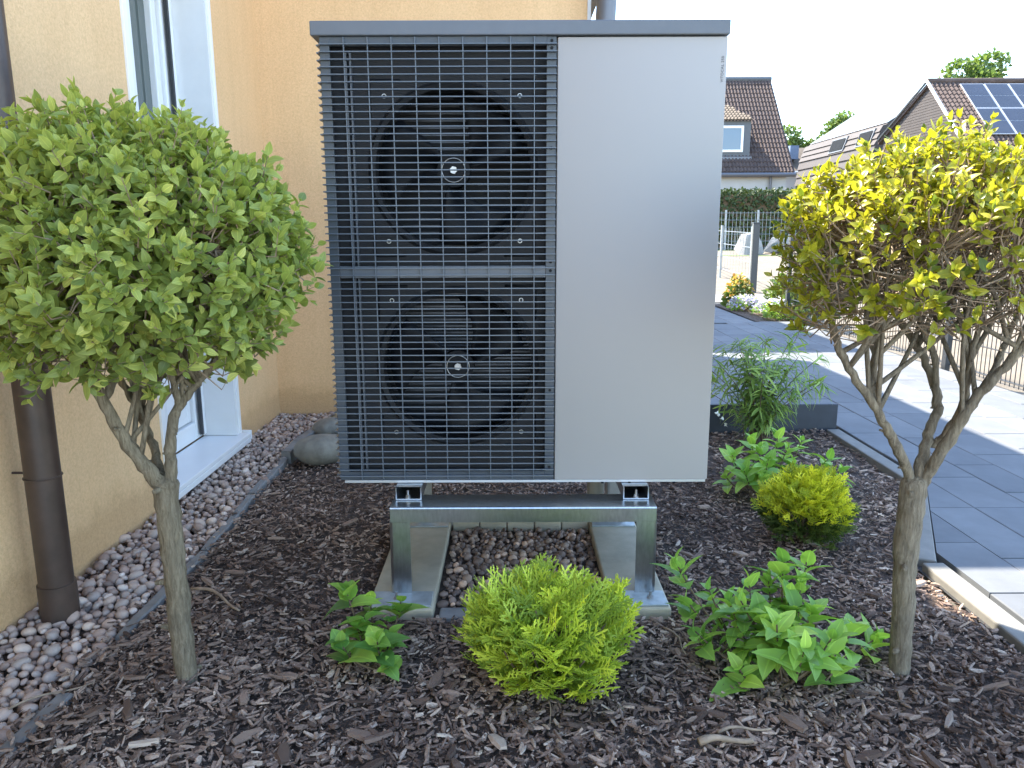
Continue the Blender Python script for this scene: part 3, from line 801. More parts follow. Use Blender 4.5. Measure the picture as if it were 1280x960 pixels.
# fan decks behind the grille
def fan_deck(zc, z0, z1, xc, r=.225):
    x0, x1, yp = XL + .0125, XM - .020, YF + .05
    mb = MB(); v = []; f = []
    angs = sorted([2 * math.pi * (i + .37) / 48 for i in range(48)] + [math.atan2(zz - zc, xx - xc) % (2 * math.pi) for xx in (x0, x1) for zz in (z0, z1)])
    n = len(angs)
    for i in range(n):
        a = angs[i]; c, s = math.cos(a), math.sin(a)
        t = min(((x1 if c > 0 else x0) - xc) / c if abs(c) > 1e-6 else 1e9, ((z1 if s > 0 else z0) - zc) / s if abs(s) > 1e-6 else 1e9)
        v += [(xc + c * t, yp, zc + s * t), (xc + c * (r + .022), yp, zc + s * (r + .022)), (xc + c * (r + .012), yp - .012, zc + s * (r + .012)), (xc + c * r, yp - .004, zc + s * r), (xc + c * r, yp + .05, zc + s * r), (xc + c * (r + .02), yp + .12, zc + s * (r + .02))]
    for i in range(n):
        j = (i + 1) % n
        for k in range(5): f.append((i * 6 + k, i * 6 + k + 1, j * 6 + k + 1, j * 6 + k))
    mb.add(v, f); deck = mb.build('fan_shroud', M['shroud'], hp, smooth=True, angle=35)
    for sx in (-1, 1):
        for sz in (-1, 1):
            MB().torus((xc + sx * .193, yp - .002, zc + sz * .203), (0, 1, 0), .0055, .0018, 14, 6).build('screw', M['chrome'], deck)
            mb = MB(); c = Vector((xc + sx * .235, yp, zc + sz * .245))
            mb.tube([c + Vector((-sx * .09, 0, 0)), c + Vector((-sx * .012, 0, 0)), c, c + Vector((0, 0, -sz * .012)), c + Vector((0, 0, -sz * .10))], .0045, 6)
            mb.build('handle_recess', M['fan'], deck, smooth=True)
    fan = MB(); fan.cyl((xc, yp + .015, zc), (0, 1, 0), .048, .07, 32)
    fo = fan.build('fan', M['fan'], hp, smooth=True, angle=40)
    for k in range(3):
        a0 = 2 * math.pi * k / 3 + .5; v = []; f = []; nr, na = 7, 9
        for i in range(nr):
            rr = .045 + (r - .012 - .045) * i / (nr - 1); tt = i / (nr - 1)
            sw = .45 * tt; wid = .75 + .55 * tt
            for j in range(na):
                q = j / (na - 1) - .5; a = a0 + sw + wid * q
                yy = yp + .045 + .05 * q * (1 - .3 * tt) + .01 * math.sin(6 * q)
                v.append((xc + rr * math.cos(a), yy, zc + rr * math.sin(a)))
        for i in range(nr - 1):
            for j in range(na - 1): f.append((i * na + j, i * na + j + 1, (i + 1) * na + j + 1, (i + 1) * na + j))
        b = MB().add(v, f).build('blade', M['fan'], fo, smooth=True)
        so = b.modifiers.new('thick', 'SOLIDIFY'); so.thickness = .004
    MB().torus((xc, yp + .010, zc), (0, 1, 0), .034, .0016, 40, 6).build('clip_ring', M['chrome'], fo, smooth=True)
    MB().cyl((xc, yp + .004, zc), (0, 1, 0), .011, .014, 6).build('hub_bolt', M['chrome'], fo)
fan_deck(1.263, .985, ZT - .012, -.168)
fan_deck(.683, ZB + .02, .955, -.165)
mb = MB().box(XL + .03, XM - .03, YF + .30, YF + .33, ZB + .03, ZT - .02); coil = mb.build('coil', M['inside'], hp)
for i in range(56):
    z = ZB + .05 + i * .0218
    MB().box(XL + .05, XM - .05, YF + .296, YF + .2995, z, z + .006).build('coil_fin', M['fin'], coil)
# darker inner edge strip on the left
MB().box(XL + .060, XL + .066, YF + .032, YF + .046, ZB + .03, ZT - .03).build('inner_rib', M['lid'], hp)
MB().box(XL + .074, XL + .079, YF + .032, YF + .046, ZB + .03, ZT - .03).build('inner_rib', M['lid'], hp)

# ------------------------------------------------------------------ stand, foundations, pipes
def strip_found(x0, x1, label):
    mb = MB().box(x0, x1, 2.06, 2.92, -.14, .012, .006)
    tag(mb.build('concrete_strip', M['concrete'], origin=((x0 + x1) / 2, 2.48, -.1)), label, 'foundation', 'strip foundations under the heat pump')
strip_found(-.425, -.232, 'concrete foundation strip under the left leg of the stand')
strip_found(.288, .462, 'concrete foundation strip under the right leg of the stand')
st = thing('mounting_stand', (0.03, 2.5, .012), 'bright metal mounting stand carrying the heat pump', 'stand')
def channel(p0, length, axis, w, h, t, mat, name, parent, op='front'):
    pass
zb0, zb1 = .243, .290
mb = MB()   # front beam: face, rounded top edge, top flange
prof = [(2.150, zb0), (2.150, zb1 - .005), (2.1515, zb1 - .0015), (2.155, zb1), (2.262, zb1), (2.262, zb1 - .003), (2.158, zb1 - .003), (2.153, zb1 - .008), (2.153, zb0)]
def extr_x(mb, prof, x0, x1):
    n = len(prof); mb.add([(x0, a, b) for a, b in prof] + [(x1, a, b) for a, b in prof], [tuple(range(n)), tuple(range(n, 2 * n))[::-1]] + [(i, (i + 1) % n, n + (i + 1) % n, n + i) for i in range(n)])
extr_x(mb, prof, -.362, .426); mb.build('beam', M['galv'], st)
mb = MB(); prof2 = [(a + .62, b) for a, b in prof]; extr_x(mb, prof2, -.352, .416); mb.build('beam', M['galv'], st)
for sx in (-1, 1):
    xo = -.366 if sx < 0 else .430; xi = xo + .062 * (-sx)
    for yy in (2.1505, 2.765):
        mb = MB()     # angle leg: front face and outer side flange with rounded corner
        pl = [(xi, yy), (xo - sx * .010, yy), (xo - sx * .003, yy + .003), (xo, yy + .010), (xo, yy + .05), (xo - sx * .004, yy + .05), (xo - sx * .004, yy + .011), (xo - sx * .011, yy + .004), (xi, yy + .004)]
        if yy < 2.5: pl = [(a, b - .0005) for a, b in pl]
        mb.prism(pl, .018, zb0 - .0005 if yy < 2.5 else .243); mb.build('leg', M['galv'] if yy < 2.5 else M['pipe_grey'], st)
        mb = MB().box(-.418 if sx < 0 else .296, -.240 if sx < 0 else .455, yy - .080, yy + .012, .0125, .018, .001)
        fp = mb.build('foot_plate', M['foot'], st)
        for bx in (.02,):
            q = Vector(((xo + xi) / 2 + sx * .01, yy - .035, .018))
            mb = MB(); mb.cyl(q, (0, 0, 1), .010, .002, 14); mb.cyl(q + Vector((0, 0, .002)), (0, 0, 1), .008, .007, 6); mb.cyl(q + Vector((0, 0, .009)), (0, 0, 1), .004, .012, 8)
            mb.build('anchor_bolt', M['chrome'], fp)
    # open channel rail running front to back on top of the beams
    cx = -.314 if sx < 0 else .374; w2 = .039; th = .0035; z0, z1 = zb1 + .001, ZB - .004
    mb = MB(); y0, y1 = 2.212, 2.80
    mb.box(cx - w2, cx + w2, y0, y1, z0, z0 + th); mb.box(cx - w2, cx - w2 + th, y0, y1, z0 + th, z1); mb.box(cx + w2 - th, cx + w2, y0, y1, z0 + th, z1)
    mb.box(cx - w2 + th, cx + w2 - th, y0 + .02, y1, z1 - th, z1)
    rail = mb.build('rail', M['galv'], st)
    q = Vector((cx - (.004 if sx < 0 else -.002), 2.226, z0 + th))
    mb = MB(); mb.cyl(q, (0, 0, 1), .010, .002, 14); mb.cyl(q + Vector((0, 0, .002)), (0, 0, 1), .0075, .007, 6); mb.cyl(q + Vector((0, 0, .009)), (0, 0, 1), .004, .014, 8)
    mb.build('bolt', M['chrome'], rail)
    q = Vector((cx - (.008 if sx < 0 else -.006), 2.160, zb1))
mb = MB().cyl((0.325, 2.86, -.02), (0, 0, 1), .034, .40, 24)
tag(mb.build('pipe_riser', M['pipe_beige'], origin=(.325, 2.86, 0), smooth=True, angle=40), 'round beige pipe rising behind the stand under the silver panel', 'pipe')
mb = MB().box(.375, .445, 2.90, 2.96, -.02, .40, .004)
tag(mb.build('pipe_cover', M['pipe_grey'], origin=(.41, 2.93, 0)), 'square grey duct beside the beige pipe under the heat pump', 'duct')

# ------------------------------------------------------------------ leaves and shoots
def leaf_t(w=0.45, fold=0.25, curl=0.25, shape='ovate', n=6, serr=0.0, wav=0.0):
    v = []; e = []; f = []
    for i in range(n + 1):
        t = i / n
        if shape == 'ovate': wd = w * 0.5 * (math.sin(math.pi * t ** 0.78) ** 0.8 if 0 < t < 1 else 0)
        elif shape == 'heart': wd = w * 0.5 * (math.sin(math.pi * t ** 0.62) ** 0.75 if 0 < t < 1 else 0)
        else: wd = w * 0.5 * (math.sin(math.pi * t ** 0.9) ** 0.7 if 0 < t < 1 else 0)
        wd = max(wd, 0.004)
        zc = -curl * (t - 0.15) ** 2
        k = 1 + serr * (1 if i % 2 else -1)
        wv = wav * math.sin(7 * t)
        v += [(t, -wd * k, zc + fold * wd + wv), (t, 0, zc), (t, wd * k, zc + fold * wd - wv)]; e += [1, 0, 1]
    for i in range(n):
        a = i * 3
        f += [(a, a + 3, a + 4, a + 1), (a + 1, a + 4, a + 5, a + 2)]
    return (np.array(v), f, np.array(e, dtype=float))

PRIVET = [leaf_t(.60, .35, .25), leaf_t(.54, .5, .45), leaf_t(.64, .2, .15), leaf_t(.56, .3, -.25)]
GOLD = [leaf_t(.54, .45, .3), leaf_t(.5, .6, .5), leaf_t(.6, .3, .2), leaf_t(.52, .35, -.3)]
HYD = [leaf_t(.60, .22, .35, 'heart', 9, .04, .01), leaf_t(.64, .3, .5, 'heart', 9, .04, .015), leaf_t(.56, .3, .2, 'heart', 9, .04, .01)]
HYDR = [leaf_t(.82, .25, .45, 'heart', 9, .04, .012), leaf_t(.86, .35, .6, 'heart', 9, .04, .012), leaf_t(.78, .3, .2, 'heart', 9, .04, .01)]
WILL = [leaf_t(.12, .4, .35, 'lin', 5), leaf_t(.10, .4, .7, 'lin', 5), leaf_t(.14, .4, .1, 'lin', 5)]
BLOB = [leaf_t(.8, .2, .1, 'ovate', 3), leaf_t(.7, .4, .3, 'ovate', 3)]

def orth(d):
    a = np.array([0, 0, 1.0]) if abs(d[2]) < .8 else np.array([1.0, 0, 0])
    u = np.cross(d, a); u /= np.linalg.norm(u); return u, np.cross(d, u)

class Leaves:
    def __init__(s): s.p = []; s.d = []; s.n = []; s.s = []; s.r = []
    def add(s, p, d, n, sc, r=None): s.p.append(p); s.d.append(d); s.n.append(n); s.s.append(sc); s.r.append(rng.random() if r is None else r)
    def shoot(s, base, d, length, pairs, L, a0=75, a1=25, whorl=2, prof=None, jit=.18, rbase=None, rvar=.25):
        base = np.array(base, dtype=float); d = np.array(d, dtype=float); d /= np.linalg.norm(d)
        u, w = orth(d); ph = rng.uniform(0, 6.28)
        for i in range(pairs):
            t = (i + 1) / pairs
            k = (0.75 + .5 * math.sin(math.pi * min(1, t * .8 + .1))) if prof is None else prof(t)
            ang = R(a0 + (a1 - a0) * t)
            for q in range(whorl):
                az = ph + i * math.pi / whorl * (1 if whorl == 2 else 1.3) + q * 2 * math.pi / whorl + rng.normal(0, jit)
                r_ = u * math.cos(az) + w * math.sin(az)
                aa = ang + rng.normal(0, jit)
                dd = d * math.cos(aa) + r_ * math.sin(aa); nn = d * math.sin(aa) - r_ * math.cos(aa)
                nn = nn + rng.normal(0, .12, 3)
                rr = rng.random() if rbase is None else min(.999, max(0, rbase + rng.normal(0, rvar)))
                s.add(base + d * length * t, dd, nn, L * k * rng.uniform(.62, 1.22), rr)
    def grow(s, parent, name, piece, tmpl, mat, limit=300):
        return foliage(parent, name, piece, tmpl, np.array(s.p), frames(np.array(s.d), np.array(s.n)), np.array(s.s), np.array(s.r), mat, limit)

def curve(pts, n=6):
    """smooth polyline through the points"""
    P = [Vector(p) for p in pts]; out = []
    for i in range(len(P) - 1):
        p0, p1, p2, p3 = P[max(i - 1, 0)], P[i], P[i + 1], P[min(i + 2, len(P) - 1)]
        for k in range(n):
            t = k / n
            out.append(0.5 * ((2 * p1) + (p2 - p0) * t + (2 * p0 - 5 * p1 + 4 * p2 - p3) * t * t + (3 * p1 - p0 - 3 * p2 + p3) * t ** 3))
    out.append(P[-1]); return out

def limb(parent, name, pts, r0, r1, mat, n=10, knob=.08, wob=.003):
    c = curve(pts, 7); L = len(c)
    c = [p + Vector((random.uniform(-wob, wob), random.uniform(-wob, wob), 0)) if 0 < i < L - 1 else p for i, p in enumerate(c)]
    rad = [(r0 + (r1 - r0) * i / (L - 1)) * random.uniform(1 - knob, 1 + knob) for i in range(L)]
    if name == 'trunk': rad[-1] *= .45; rad[-2] *= .82
    mb = MB(); mb.tube(c, rad, n, rough=.06)
    # stubs of pruned twigs
    for k in range(max(0, int(L / 5))):
        i = random.randrange(1, L - 1); d = Vector((random.uniform(-1, 1), random.uniform(-1, 1), random.uniform(-.2, .8))).normalized()
        mb.tube([c[i], c[i] + d * (rad[i] * 1.7)], [rad[i] * .45, rad[i] * .22], 6)
    return mb.build(name, mat, parent, smooth=True), c

def lerp3(a, b, t): return np.array(a) + (np.array(b) - np.array(a)) * t

# ------------------------------------------------------------------ left privet tree
def privet(name, base, limbs, trunk, cen, rad, nshoot, label, tm, lm, tmpl, leafL, sparse, seed, trunk_r):
    global rng
    rng = np.random.default_rng(seed); random.seed(seed)
    root = thing(name, base, label, 'tree', 'ball-clipped privet standards')
    limb(root, 'trunk', trunk, trunk_r[0], trunk_r[1], tm, 14, .05, .002)
    nodes = []
    for pts, r0, r1 in limbs:
        o, c = limb(root, 'branch', pts, r0, r1, tm, 10, .10)
        nodes += [np.array(p) for p in c[len(c) // 3:]]
    cen = np.array(cen); rad = np.array(rad)
    # secondary branches into the crown
    sec = MB(); ends = []
    for k in range(34):
        n0 = nodes[rng.integers(len(nodes))]
        d = rng.normal(0, 1, 3); d[2] = abs(d[2]) * .8 + .05; d /= np.linalg.norm(d)
        tgt = cen + d * rad * rng.uniform(.45, .7)
        mid = (n0 + tgt) / 2 + rng.normal(0, .02, 3)
        sec.tube(curve([n0, mid, tgt], 4), [.0062, .0058, .0055, .005, .0046, .0042, .0038, .0034, .003], 6, rough=.1)
        ends += [mid, tgt, (mid + tgt) / 2]
    sec.build('side_branches', tm, root, smooth=True)
    nodes = nodes[::2] + ends; NA = np.array(nodes)
    lv = Leaves(); tw = MB()
    k = 0
    while k < nshoot:
        d = rng.normal(0, 1, 3); d /= np.linalg.norm(d)
        keep = 1.0
        if d[2] < -.15: keep = max(0.0, 1 + (d[2] + .15) * (1.05 if not sparse else 2.0))
        if sparse and d[2] < .42: keep *= .33
        if rng.random() > keep: continue
        k += 1
        bumpy = 1 + .06 * math.sin(5 * d[0] + 2 * d[2] + seed) * math.cos(4 * d[1] - 3 * d[2]) + rng.normal(0, .035)
        depth = rng.uniform(.80, 1.0) if rng.random() < (.75 if not sparse else .93) else rng.uniform(.45, .85)
        tip = cen + d * rad * bumpy * depth
        up = np.array([0, 0, .55 if not sparse else .7])
        sd = d * .9 + up + rng.normal(0, .35, 3); sd /= np.linalg.norm(sd)
        ln = rng.uniform(.05, .095) if not sparse else rng.uniform(.02, .05)
        if rng.random() < .05: ln *= 1.35; tip = tip + sd * .025
        b = tip - sd * ln
        pr = (5 if rng.random() < .6 else 4) if not sparse else (4 if rng.random() < .3 else 3)
        if rng.random() < .1: pr -= 1
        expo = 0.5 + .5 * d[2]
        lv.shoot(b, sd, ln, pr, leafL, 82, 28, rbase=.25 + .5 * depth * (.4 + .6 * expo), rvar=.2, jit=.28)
        i = int(np.argmin(np.linalg.norm(NA - b, axis=1) + rng.uniform(0, .05, len(NA))))
        mid = (NA[i] + b) / 2 + rng.normal(0, .012, 3)
        tw.tube([NA[i], mid, b, tip], [.0024, .0021, .0017, .0008], 4 if not sparse else 5, cap=False)
    # bare inner twigs
    for q in range(90 if not sparse else 950):
        n0 = nodes[rng.integers(len(nodes))]; n0 = n0 + (rng.normal(0, .022, 3) if sparse else 0); d = rng.normal(0, 1, 3); d[2] = abs(d[2]) * .7 - .1; d /= np.linalg.norm(d)
        l = rng.uniform(.05, .14) if not sparse else rng.uniform(.06, .20); e = n0 + d * l
        if np.linalg.norm((e - cen) / rad) > .96 or (sparse and min(e[2], n0[2]) < cen[2] - .17): continue
        tw.tube([n0, (n0 + e) / 2 + rng.normal(0, .01, 3), e], [.0019, .0015, .0009], 4, cap=False)
    t_ = tw.build('twigs', M['twig'], root, smooth=True); t_['kind'] = 'stuff'
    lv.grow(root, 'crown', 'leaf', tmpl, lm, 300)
    return root

Y0 = 1.76
T = lambda px, py, dy=0.0: at(px, py, Y0 + dy)
lb = gp(232, 843)
privet('privet_tree', (lb.x, lb.y, -.01), [
    ([T(208, 612), T(185, 585, -.02), T(150, 540, -.05), T(120, 480, -.07), T(98, 430, -.08)], .0200, .0095),
    ([T(128, 500, -.06), T(150, 462, -.02), T(185, 400, .02), T(200, 330, .04)], .0110, .006),
    ([T(120, 482, -.07), T(112, 440, -.1), T(70, 380, -.12), T(40, 320, -.1)], .0105, .006),
    ([T(203, 600), T(192, 560, .05), T(175, 515, .08), T(150, 470, .10), T(120, 400, .12)], .0115, .0065),
    ([T(212, 606), T(213, 560, .01), T(218, 520, .02), T(236, 490, .04), T(258, 465, .06), T(300, 410, .08)], .0150, .0075),
    ([T(224, 508, .03), T(214, 460, .0), T(208, 400, -.02), T(220, 320, -.02)], .0085, .005),
], [Vector((lb.x, lb.y, -.03)), T(224, 770), T(216, 690), T(208, 628), T(207, 596)], T(174, 318), (.392, .36, .328), 1750,
    'clipped green privet standard on the left, in front of the window', M['trunk'], M['leaf_privet'], PRIVET, .0295, False, 11, (.0270, .0290))

rb = gp(1122, 840)
Tr = lambda px, py, dy=0.0: at(px, py, Y0 - .01 + dy)
privet('privet_tree', (rb.x, rb.y, -.01), [
    ([Tr(1138, 600), Tr(1120, 560, -.02), Tr(1096, 515, -.04), Tr(1062, 462, -.06), Tr(1042, 415, -.06), Tr(1045, 350, -.06)], .0135, .006),
    ([Tr(1090, 505, -.04), Tr(1092, 460, -.02), Tr(1090, 400, .0), Tr(1075, 340, .03)], .0088, .005),
    ([Tr(1148, 598), Tr(1160, 545, .03), Tr(1172, 505, .05), Tr(1155, 450, .07), Tr(1125, 400, .09), Tr(1110, 330, .1)], .0140, .006),
    ([Tr(1170, 510, .05), Tr(1168, 450, .03), Tr(1150, 400, .02), Tr(1145, 320, 0)], .0090, .005),
    ([Tr(1165, 560, .03), Tr(1198, 520, .0), Tr(1212, 460, -.03), Tr(1225, 400, -.05), Tr(1220, 330, -.06)], .0090, .005),
    ([Tr(1152, 606), Tr(1180, 560, -.03), Tr(1220, 500, -.06), Tr(1262, 455, -.08), Tr(1310, 400, -.1)], .0160, .0075),
    ([Tr(1200, 530, -.05), Tr(1240, 470, .0), Tr(1262, 420, .05), Tr(1290, 350, .08)], .0100, .0055),
], [Vector((rb.x, rb.y, -.03)), Tr(1128, 770), Tr(1130, 705), Tr(1138, 640), Tr(1143, 596)], Tr(1178, 335), (.380, .36, .285), 1250,
    'sunlit golden privet standard on the right beside the path', M['trunk_grey'], M['leaf_gold'], GOLD, .0225, True, 23, (.0235, .0310))

# ------------------------------------------------------------------ hydrangeas
def hydrangea(base, tips, label, tmpl, mat, L, seed, pairs=3, seg=.05):
    global rng
    rng = np.random.default_rng(seed); random.seed(seed)
    root = thing('hydrangea', base, label, 'shrub', 'leafy hydrangeas in the mulch bed')
    lv = Leaves()
    for (px, py, dy, k) in tips:
        tip = np.array(at(px, py, base[1] + dy)); b = np.array(base) + np.array([rng.normal(0, .02), rng.normal(0, .02), 0])
        h = tip - b; mid = b + h * .5 + np.array([h[0] * .12, h[1] * .12, -.01])
        c = curve([b, mid, tip], 6)
        MB().tube(c, [.0034 - .0016 * i / len(c) for i in range(len(c))], 6).build('stem', M['stem'], root, smooth=True)
        d = np.array(c[-1] - c[-4]); d /= np.linalg.norm(d); d = d * .6 + np.array([0, 0, .6]); d /= np.linalg.norm(d)
        ln = seg * k * 1.5
        lv.shoot(tip - d * ln, d, ln, pairs + 1, L * k, 84, 30, prof=lambda t: 1.18 - .62 * t ** 1.6, jit=.22, rbase=.5 + .2 * rng.random())
        if np.linalg.norm(h) > .16:
            lv.shoot(lerp3(b, tip, .35), d, ln * .9, 2, L * k * .9, 88, 75, jit=.3, rbase=.25, prof=lambda t: 1.0)
    lv.grow(root, 'foliage', 'leaf', tmpl, mat, 300)
b = gp(975, 856)
hydrangea((b.x, b.y, -.01), [(845, 706, .26, 1.0), (935, 728, .22, .9), (978, 704, .27, 1.0), (1008, 700, .28, 1.0), (925, 752, .12, 1.0), (1015, 762, .10, 1.0), (970, 782, .0, 1.1),
    (1066, 788, .08, 1.0), (1094, 800, .14, .95), (880, 800, .12, .75), (923, 838, -.02, .95), (1005, 812, -.08, 1.1), (952, 772, .08, 1.05), (1038, 800, -.02, 1.05), (896, 772, .2, .9), (985, 750, .18, 1.0), (945, 812, .06, .9), (1048, 832, .0, .9), (858, 752, .2, .85), (885, 738, .24, .8), (910, 752, .18, .9), (868, 790, .1, .8), (1000, 735, .22, .95), (960, 728, .25, .9)],
    'wide light green hydrangea at the foot of the right tree', HYD, M['leaf_hyd'], .088, 31, 3)
b = gp(468, 828)
hydrangea((b.x, b.y, -.01), [(432, 738, .10, .95), (462, 752, .12, .85), (500, 752, .16, .95), (425, 805, -.03, 1.05), (470, 800, -.04, 1.0), (488, 795, .02, .9), (445, 782, .04, .9), (484, 828, -.06, .6)],
    'small fresh green hydrangea left of the stand', HYDR, M['leaf_hyd_dark'], .070, 37, 3, .04)
b = gp(955, 618)
hydrangea((b.x, b.y, -.01), [(915, 570, -.05, .9), (940, 552, .1, 1), (972, 545, .1, 1), (1002, 552, .12, 1), (930, 590, -.12, 1), (960, 575, -.1, 1), (990, 578, .05, 1), (1035, 575, .1, 1), (1052, 588, .0, .9), (905, 595, .0, .9), (955, 600, -.15, .9), (1020, 598, -.05, .9), (950, 560, .0, .9), (985, 560, .0, .9)],
    'green hydrangea behind the golden ball conifer', HYD, M['leaf_hyd'], .088, 41, 3, .05)

# ------------------------------------------------------------------ conifers with flat sprays
def frond_t(seed, n=7, wid=.5, sub=3, wr=.027):
    r = np.random.default_rng(seed); v = []; f = []; e = []
    def rib(a, b, w0, w1):
        a, b = np.array(a), np.array(b); d = b - a; l = np.linalg.norm(d); d = d / l; s = np.cross([0, 0, 1.0], d); k = len(v)
        m_ = (a + b) / 2
        for p, w, q in ((a, w0 * .7, 0), (m_, w0, .5), (b, w1, 1)):
            v.append(tuple(p - s * w)); v.append(tuple(p + np.array([0, 0, w * .7]))); v.append(tuple(p + s * w)); e.extend([.6, .35, .6] if q < 1 else [1, 1, 1])
        for i in (0, 3):
            f.append((k + i, k + i + 3, k + i + 4, k + i + 1)); f.append((k + i + 1, k + i + 4, k + i + 5, k + i + 2))
    bend = lambda t: np.array([t, .06 * math.sin(3 * t + seed), -.18 * t * t])
    for i in range(n):
        rib(bend(i / n), bend((i + 1) / n), wr, wr * .9 if i < n - 1 else wr * .3)
    for i in range(1, n):
        t = i / n + r.uniform(-.02, .02); s = 1 if i % 2 else -1
        for s in ((s,) if i > n - 2 else (s, -s)):
            L = wid * (1 - .72 * abs(t - .35) / .65) * r.uniform(.75, 1.1); a = R(r.uniform(38, 52)) * s
            p = bend(t); d = np.array([math.cos(a), math.sin(a), r.uniform(-.1, .25)]); q = p + d * L
            rib(p, q, wr * .9, wr * .35)
            for k in range(sub):
                u = (k + 1) / (sub + 1); c = p + d * L * u; a2 = a + R(42) * (1 if k % 2 else -1); l2 = L * .42 * (1.15 - u) * r.uniform(.8, 1.2)
                rib(c, c + np.array([math.cos(a2), math.sin(a2), r.uniform(-.1, .3)]) * l2, wr * .75, wr * .3)
    return (np.array(v), f, np.array(e))
FROND = [frond_t(k) for k in range(5)]
SPRIG = [frond_t(20 + k, 5, .55, 2, .042) for k in range(4)]

def conifer(name, base, rad, zc, nfr, L, label, tmpl, mat, seed, squash=.5, under=None, group='round dwarf conifers'):
    global rng
    rng = np.random.default_rng(seed); random.seed(seed)
    root = thing(name, base, label, 'conifer', group)
    lv = Leaves(); lu = Leaves(); base = np.array(base); cen = base + np.array([0, 0, zc])
    mb = MB()
    for k in range(26):
        d = rng.normal(0, 1, 3); d[2] = abs(d[2]) + .2; d /= np.linalg.norm(d)
        e = cen + d * np.array(rad) * .75 - np.array([0, 0, zc * .2])
        mb.tube(curve([base + rng.normal(0, .006, 3), (base + e) / 2 + rng.normal(0, .01, 3), e], 3), [.006, .0054, .0048, .004, .0034, .0028, .002], 5)
    mb.build('branches', M['stem'], root, smooth=True)
    k = 0
    while k < nfr:
        d = rng.normal(0, 1, 3); d /= np.linalg.norm(d)
        if d[2] < -.75: continue
        k += 1
        lump = 1 + .15 * math.sin(4.3 * d[0] + seed) * math.sin(3.7 * d[1] + 2 * d[2]) + rng.normal(0, .04)
        dep = rng.uniform(.82, 1.0) if rng.random() < .72 else rng.uniform(.45, .8)
        tip = cen + d * np.array(rad) * lump * dep
        out = d * np.array([1, 1, .6]) + np.array([0, 0, squash]) + rng.normal(0, .22, 3); out /= np.linalg.norm(out)
        l = L * rng.uniform(.75, 1.25)
        side = np.cross(out, [0, 0, 1]); side /= np.linalg.norm(side) + 1e-6
        nn = np.cross(side, out) * rng.choice([1, 1, .4]) + side * rng.normal(0, .9)
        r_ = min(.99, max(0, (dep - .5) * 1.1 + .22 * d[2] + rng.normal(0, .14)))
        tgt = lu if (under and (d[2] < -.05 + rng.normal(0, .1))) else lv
        tgt.add(tip - out * l, out, nn, l, r_)
    lv.grow(root, 'foliage', 'spray', tmpl, mat, 300)
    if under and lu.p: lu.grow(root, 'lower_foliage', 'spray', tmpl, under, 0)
b = gp(682, 848)
conifer('dwarf_conifer', (b.x, b.y, -.012), (.225, .20, .158), .155, 400, .112, 'bright lime green round conifer in front of the stand', FROND, M['leaf_thuja'], 5, .75)
b = gp(1003, 676)
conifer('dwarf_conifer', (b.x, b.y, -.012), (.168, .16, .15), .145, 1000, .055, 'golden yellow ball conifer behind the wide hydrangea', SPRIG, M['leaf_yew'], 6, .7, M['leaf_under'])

# ------------------------------------------------------------------ narrow-leaved shrub
def narrow_shrub(base, label):
    global rng
    rng = np.random.default_rng(51); random.seed(51)
    root = thing('narrow_leaved_shrub', base, label, 'shrub'); lv = Leaves(); b0 = np.array(base)
    for k in range(30):
        a = rng.uniform(0, 6.28); o = rng.uniform(.05, .30); h = rng.uniform(.32, .62) * (1 - .3 * o)
        tip = b0 + np.array([math.cos(a) * o * 1.05, math.sin(a) * o * .8, h])
        mid = b0 + np.array([math.cos(a) * o * .35, math.sin(a) * o * .3, h * .55])
        c = curve([b0 + rng.normal(0, .03, 3) * np.array([1, 1, 0]), mid, tip], 7)
        MB().tube(c, [.0032 - .002 * i / len(c) for i in range(len(c))], 5).build('stem', M['stem'], root, smooth=True)
        for i in range(4, len(c)):
            p = np.array(c[i]); d = np.array(c[i] - c[i - 1]); d /= np.linalg.norm(d)
            for q in range(4):
                lv.shoot(p - d * .012, d, .02, 1, rng.uniform(.065, .115), rng.uniform(45, 95), 70, whorl=1, jit=.3, prof=lambda t: 1)
    for p in range(len(lv.d)): lv.d[p] = lv.d[p] + np.array([0, 0, -.25])
    lv.grow(root, 'foliage', 'leaf', WILL, M['leaf_willow'], 300)
    bl = Leaves()
    for (px, py) in ((903, 525), (897, 518), (908, 531)):
        for q in range(5): bl.add(np.array(at(px, py, base[1] - .1)), rng.normal(0, 1, 3), rng.normal(0, 1, 3), .016)
    bl.grow(root, 'bloom', 'petal', BLOB, M['bloom_white'], 60)
b = gp(945, 556)
narrow_shrub((b.x, b.y, -.01), 'loose narrow-leaved green shrub in front of the anthracite edging')

def rock(name, c, size, rz, label, seed):
    r = np.random.default_rng(seed); bm = bmesh.new()
    for k in range(26):
        d = r.normal(0, 1, 3); d /= np.linalg.norm(d); q = r.uniform(.75, 1.1)
        bm.verts.new((d[0] * q * size[0], d[1] * q * size[1], max(-.6, d[2] * q) * size[2]))
    bmesh.ops.convex_hull(bm, input=list(bm.verts))
    bmesh.ops.delete(bm, geom=[v for v in bm.verts if not v.link_faces], context='VERTS')
    me = bpy.data.meshes.new(name); bm.to_mesh(me); bm.free(); me.materials.append(M['white_rock'])
    o = bpy.data.objects.new(name, me); C.objects.link(o); o.location = c; o.rotation_euler = (0, 0, rz)
    return tag(o, label, 'boulder')
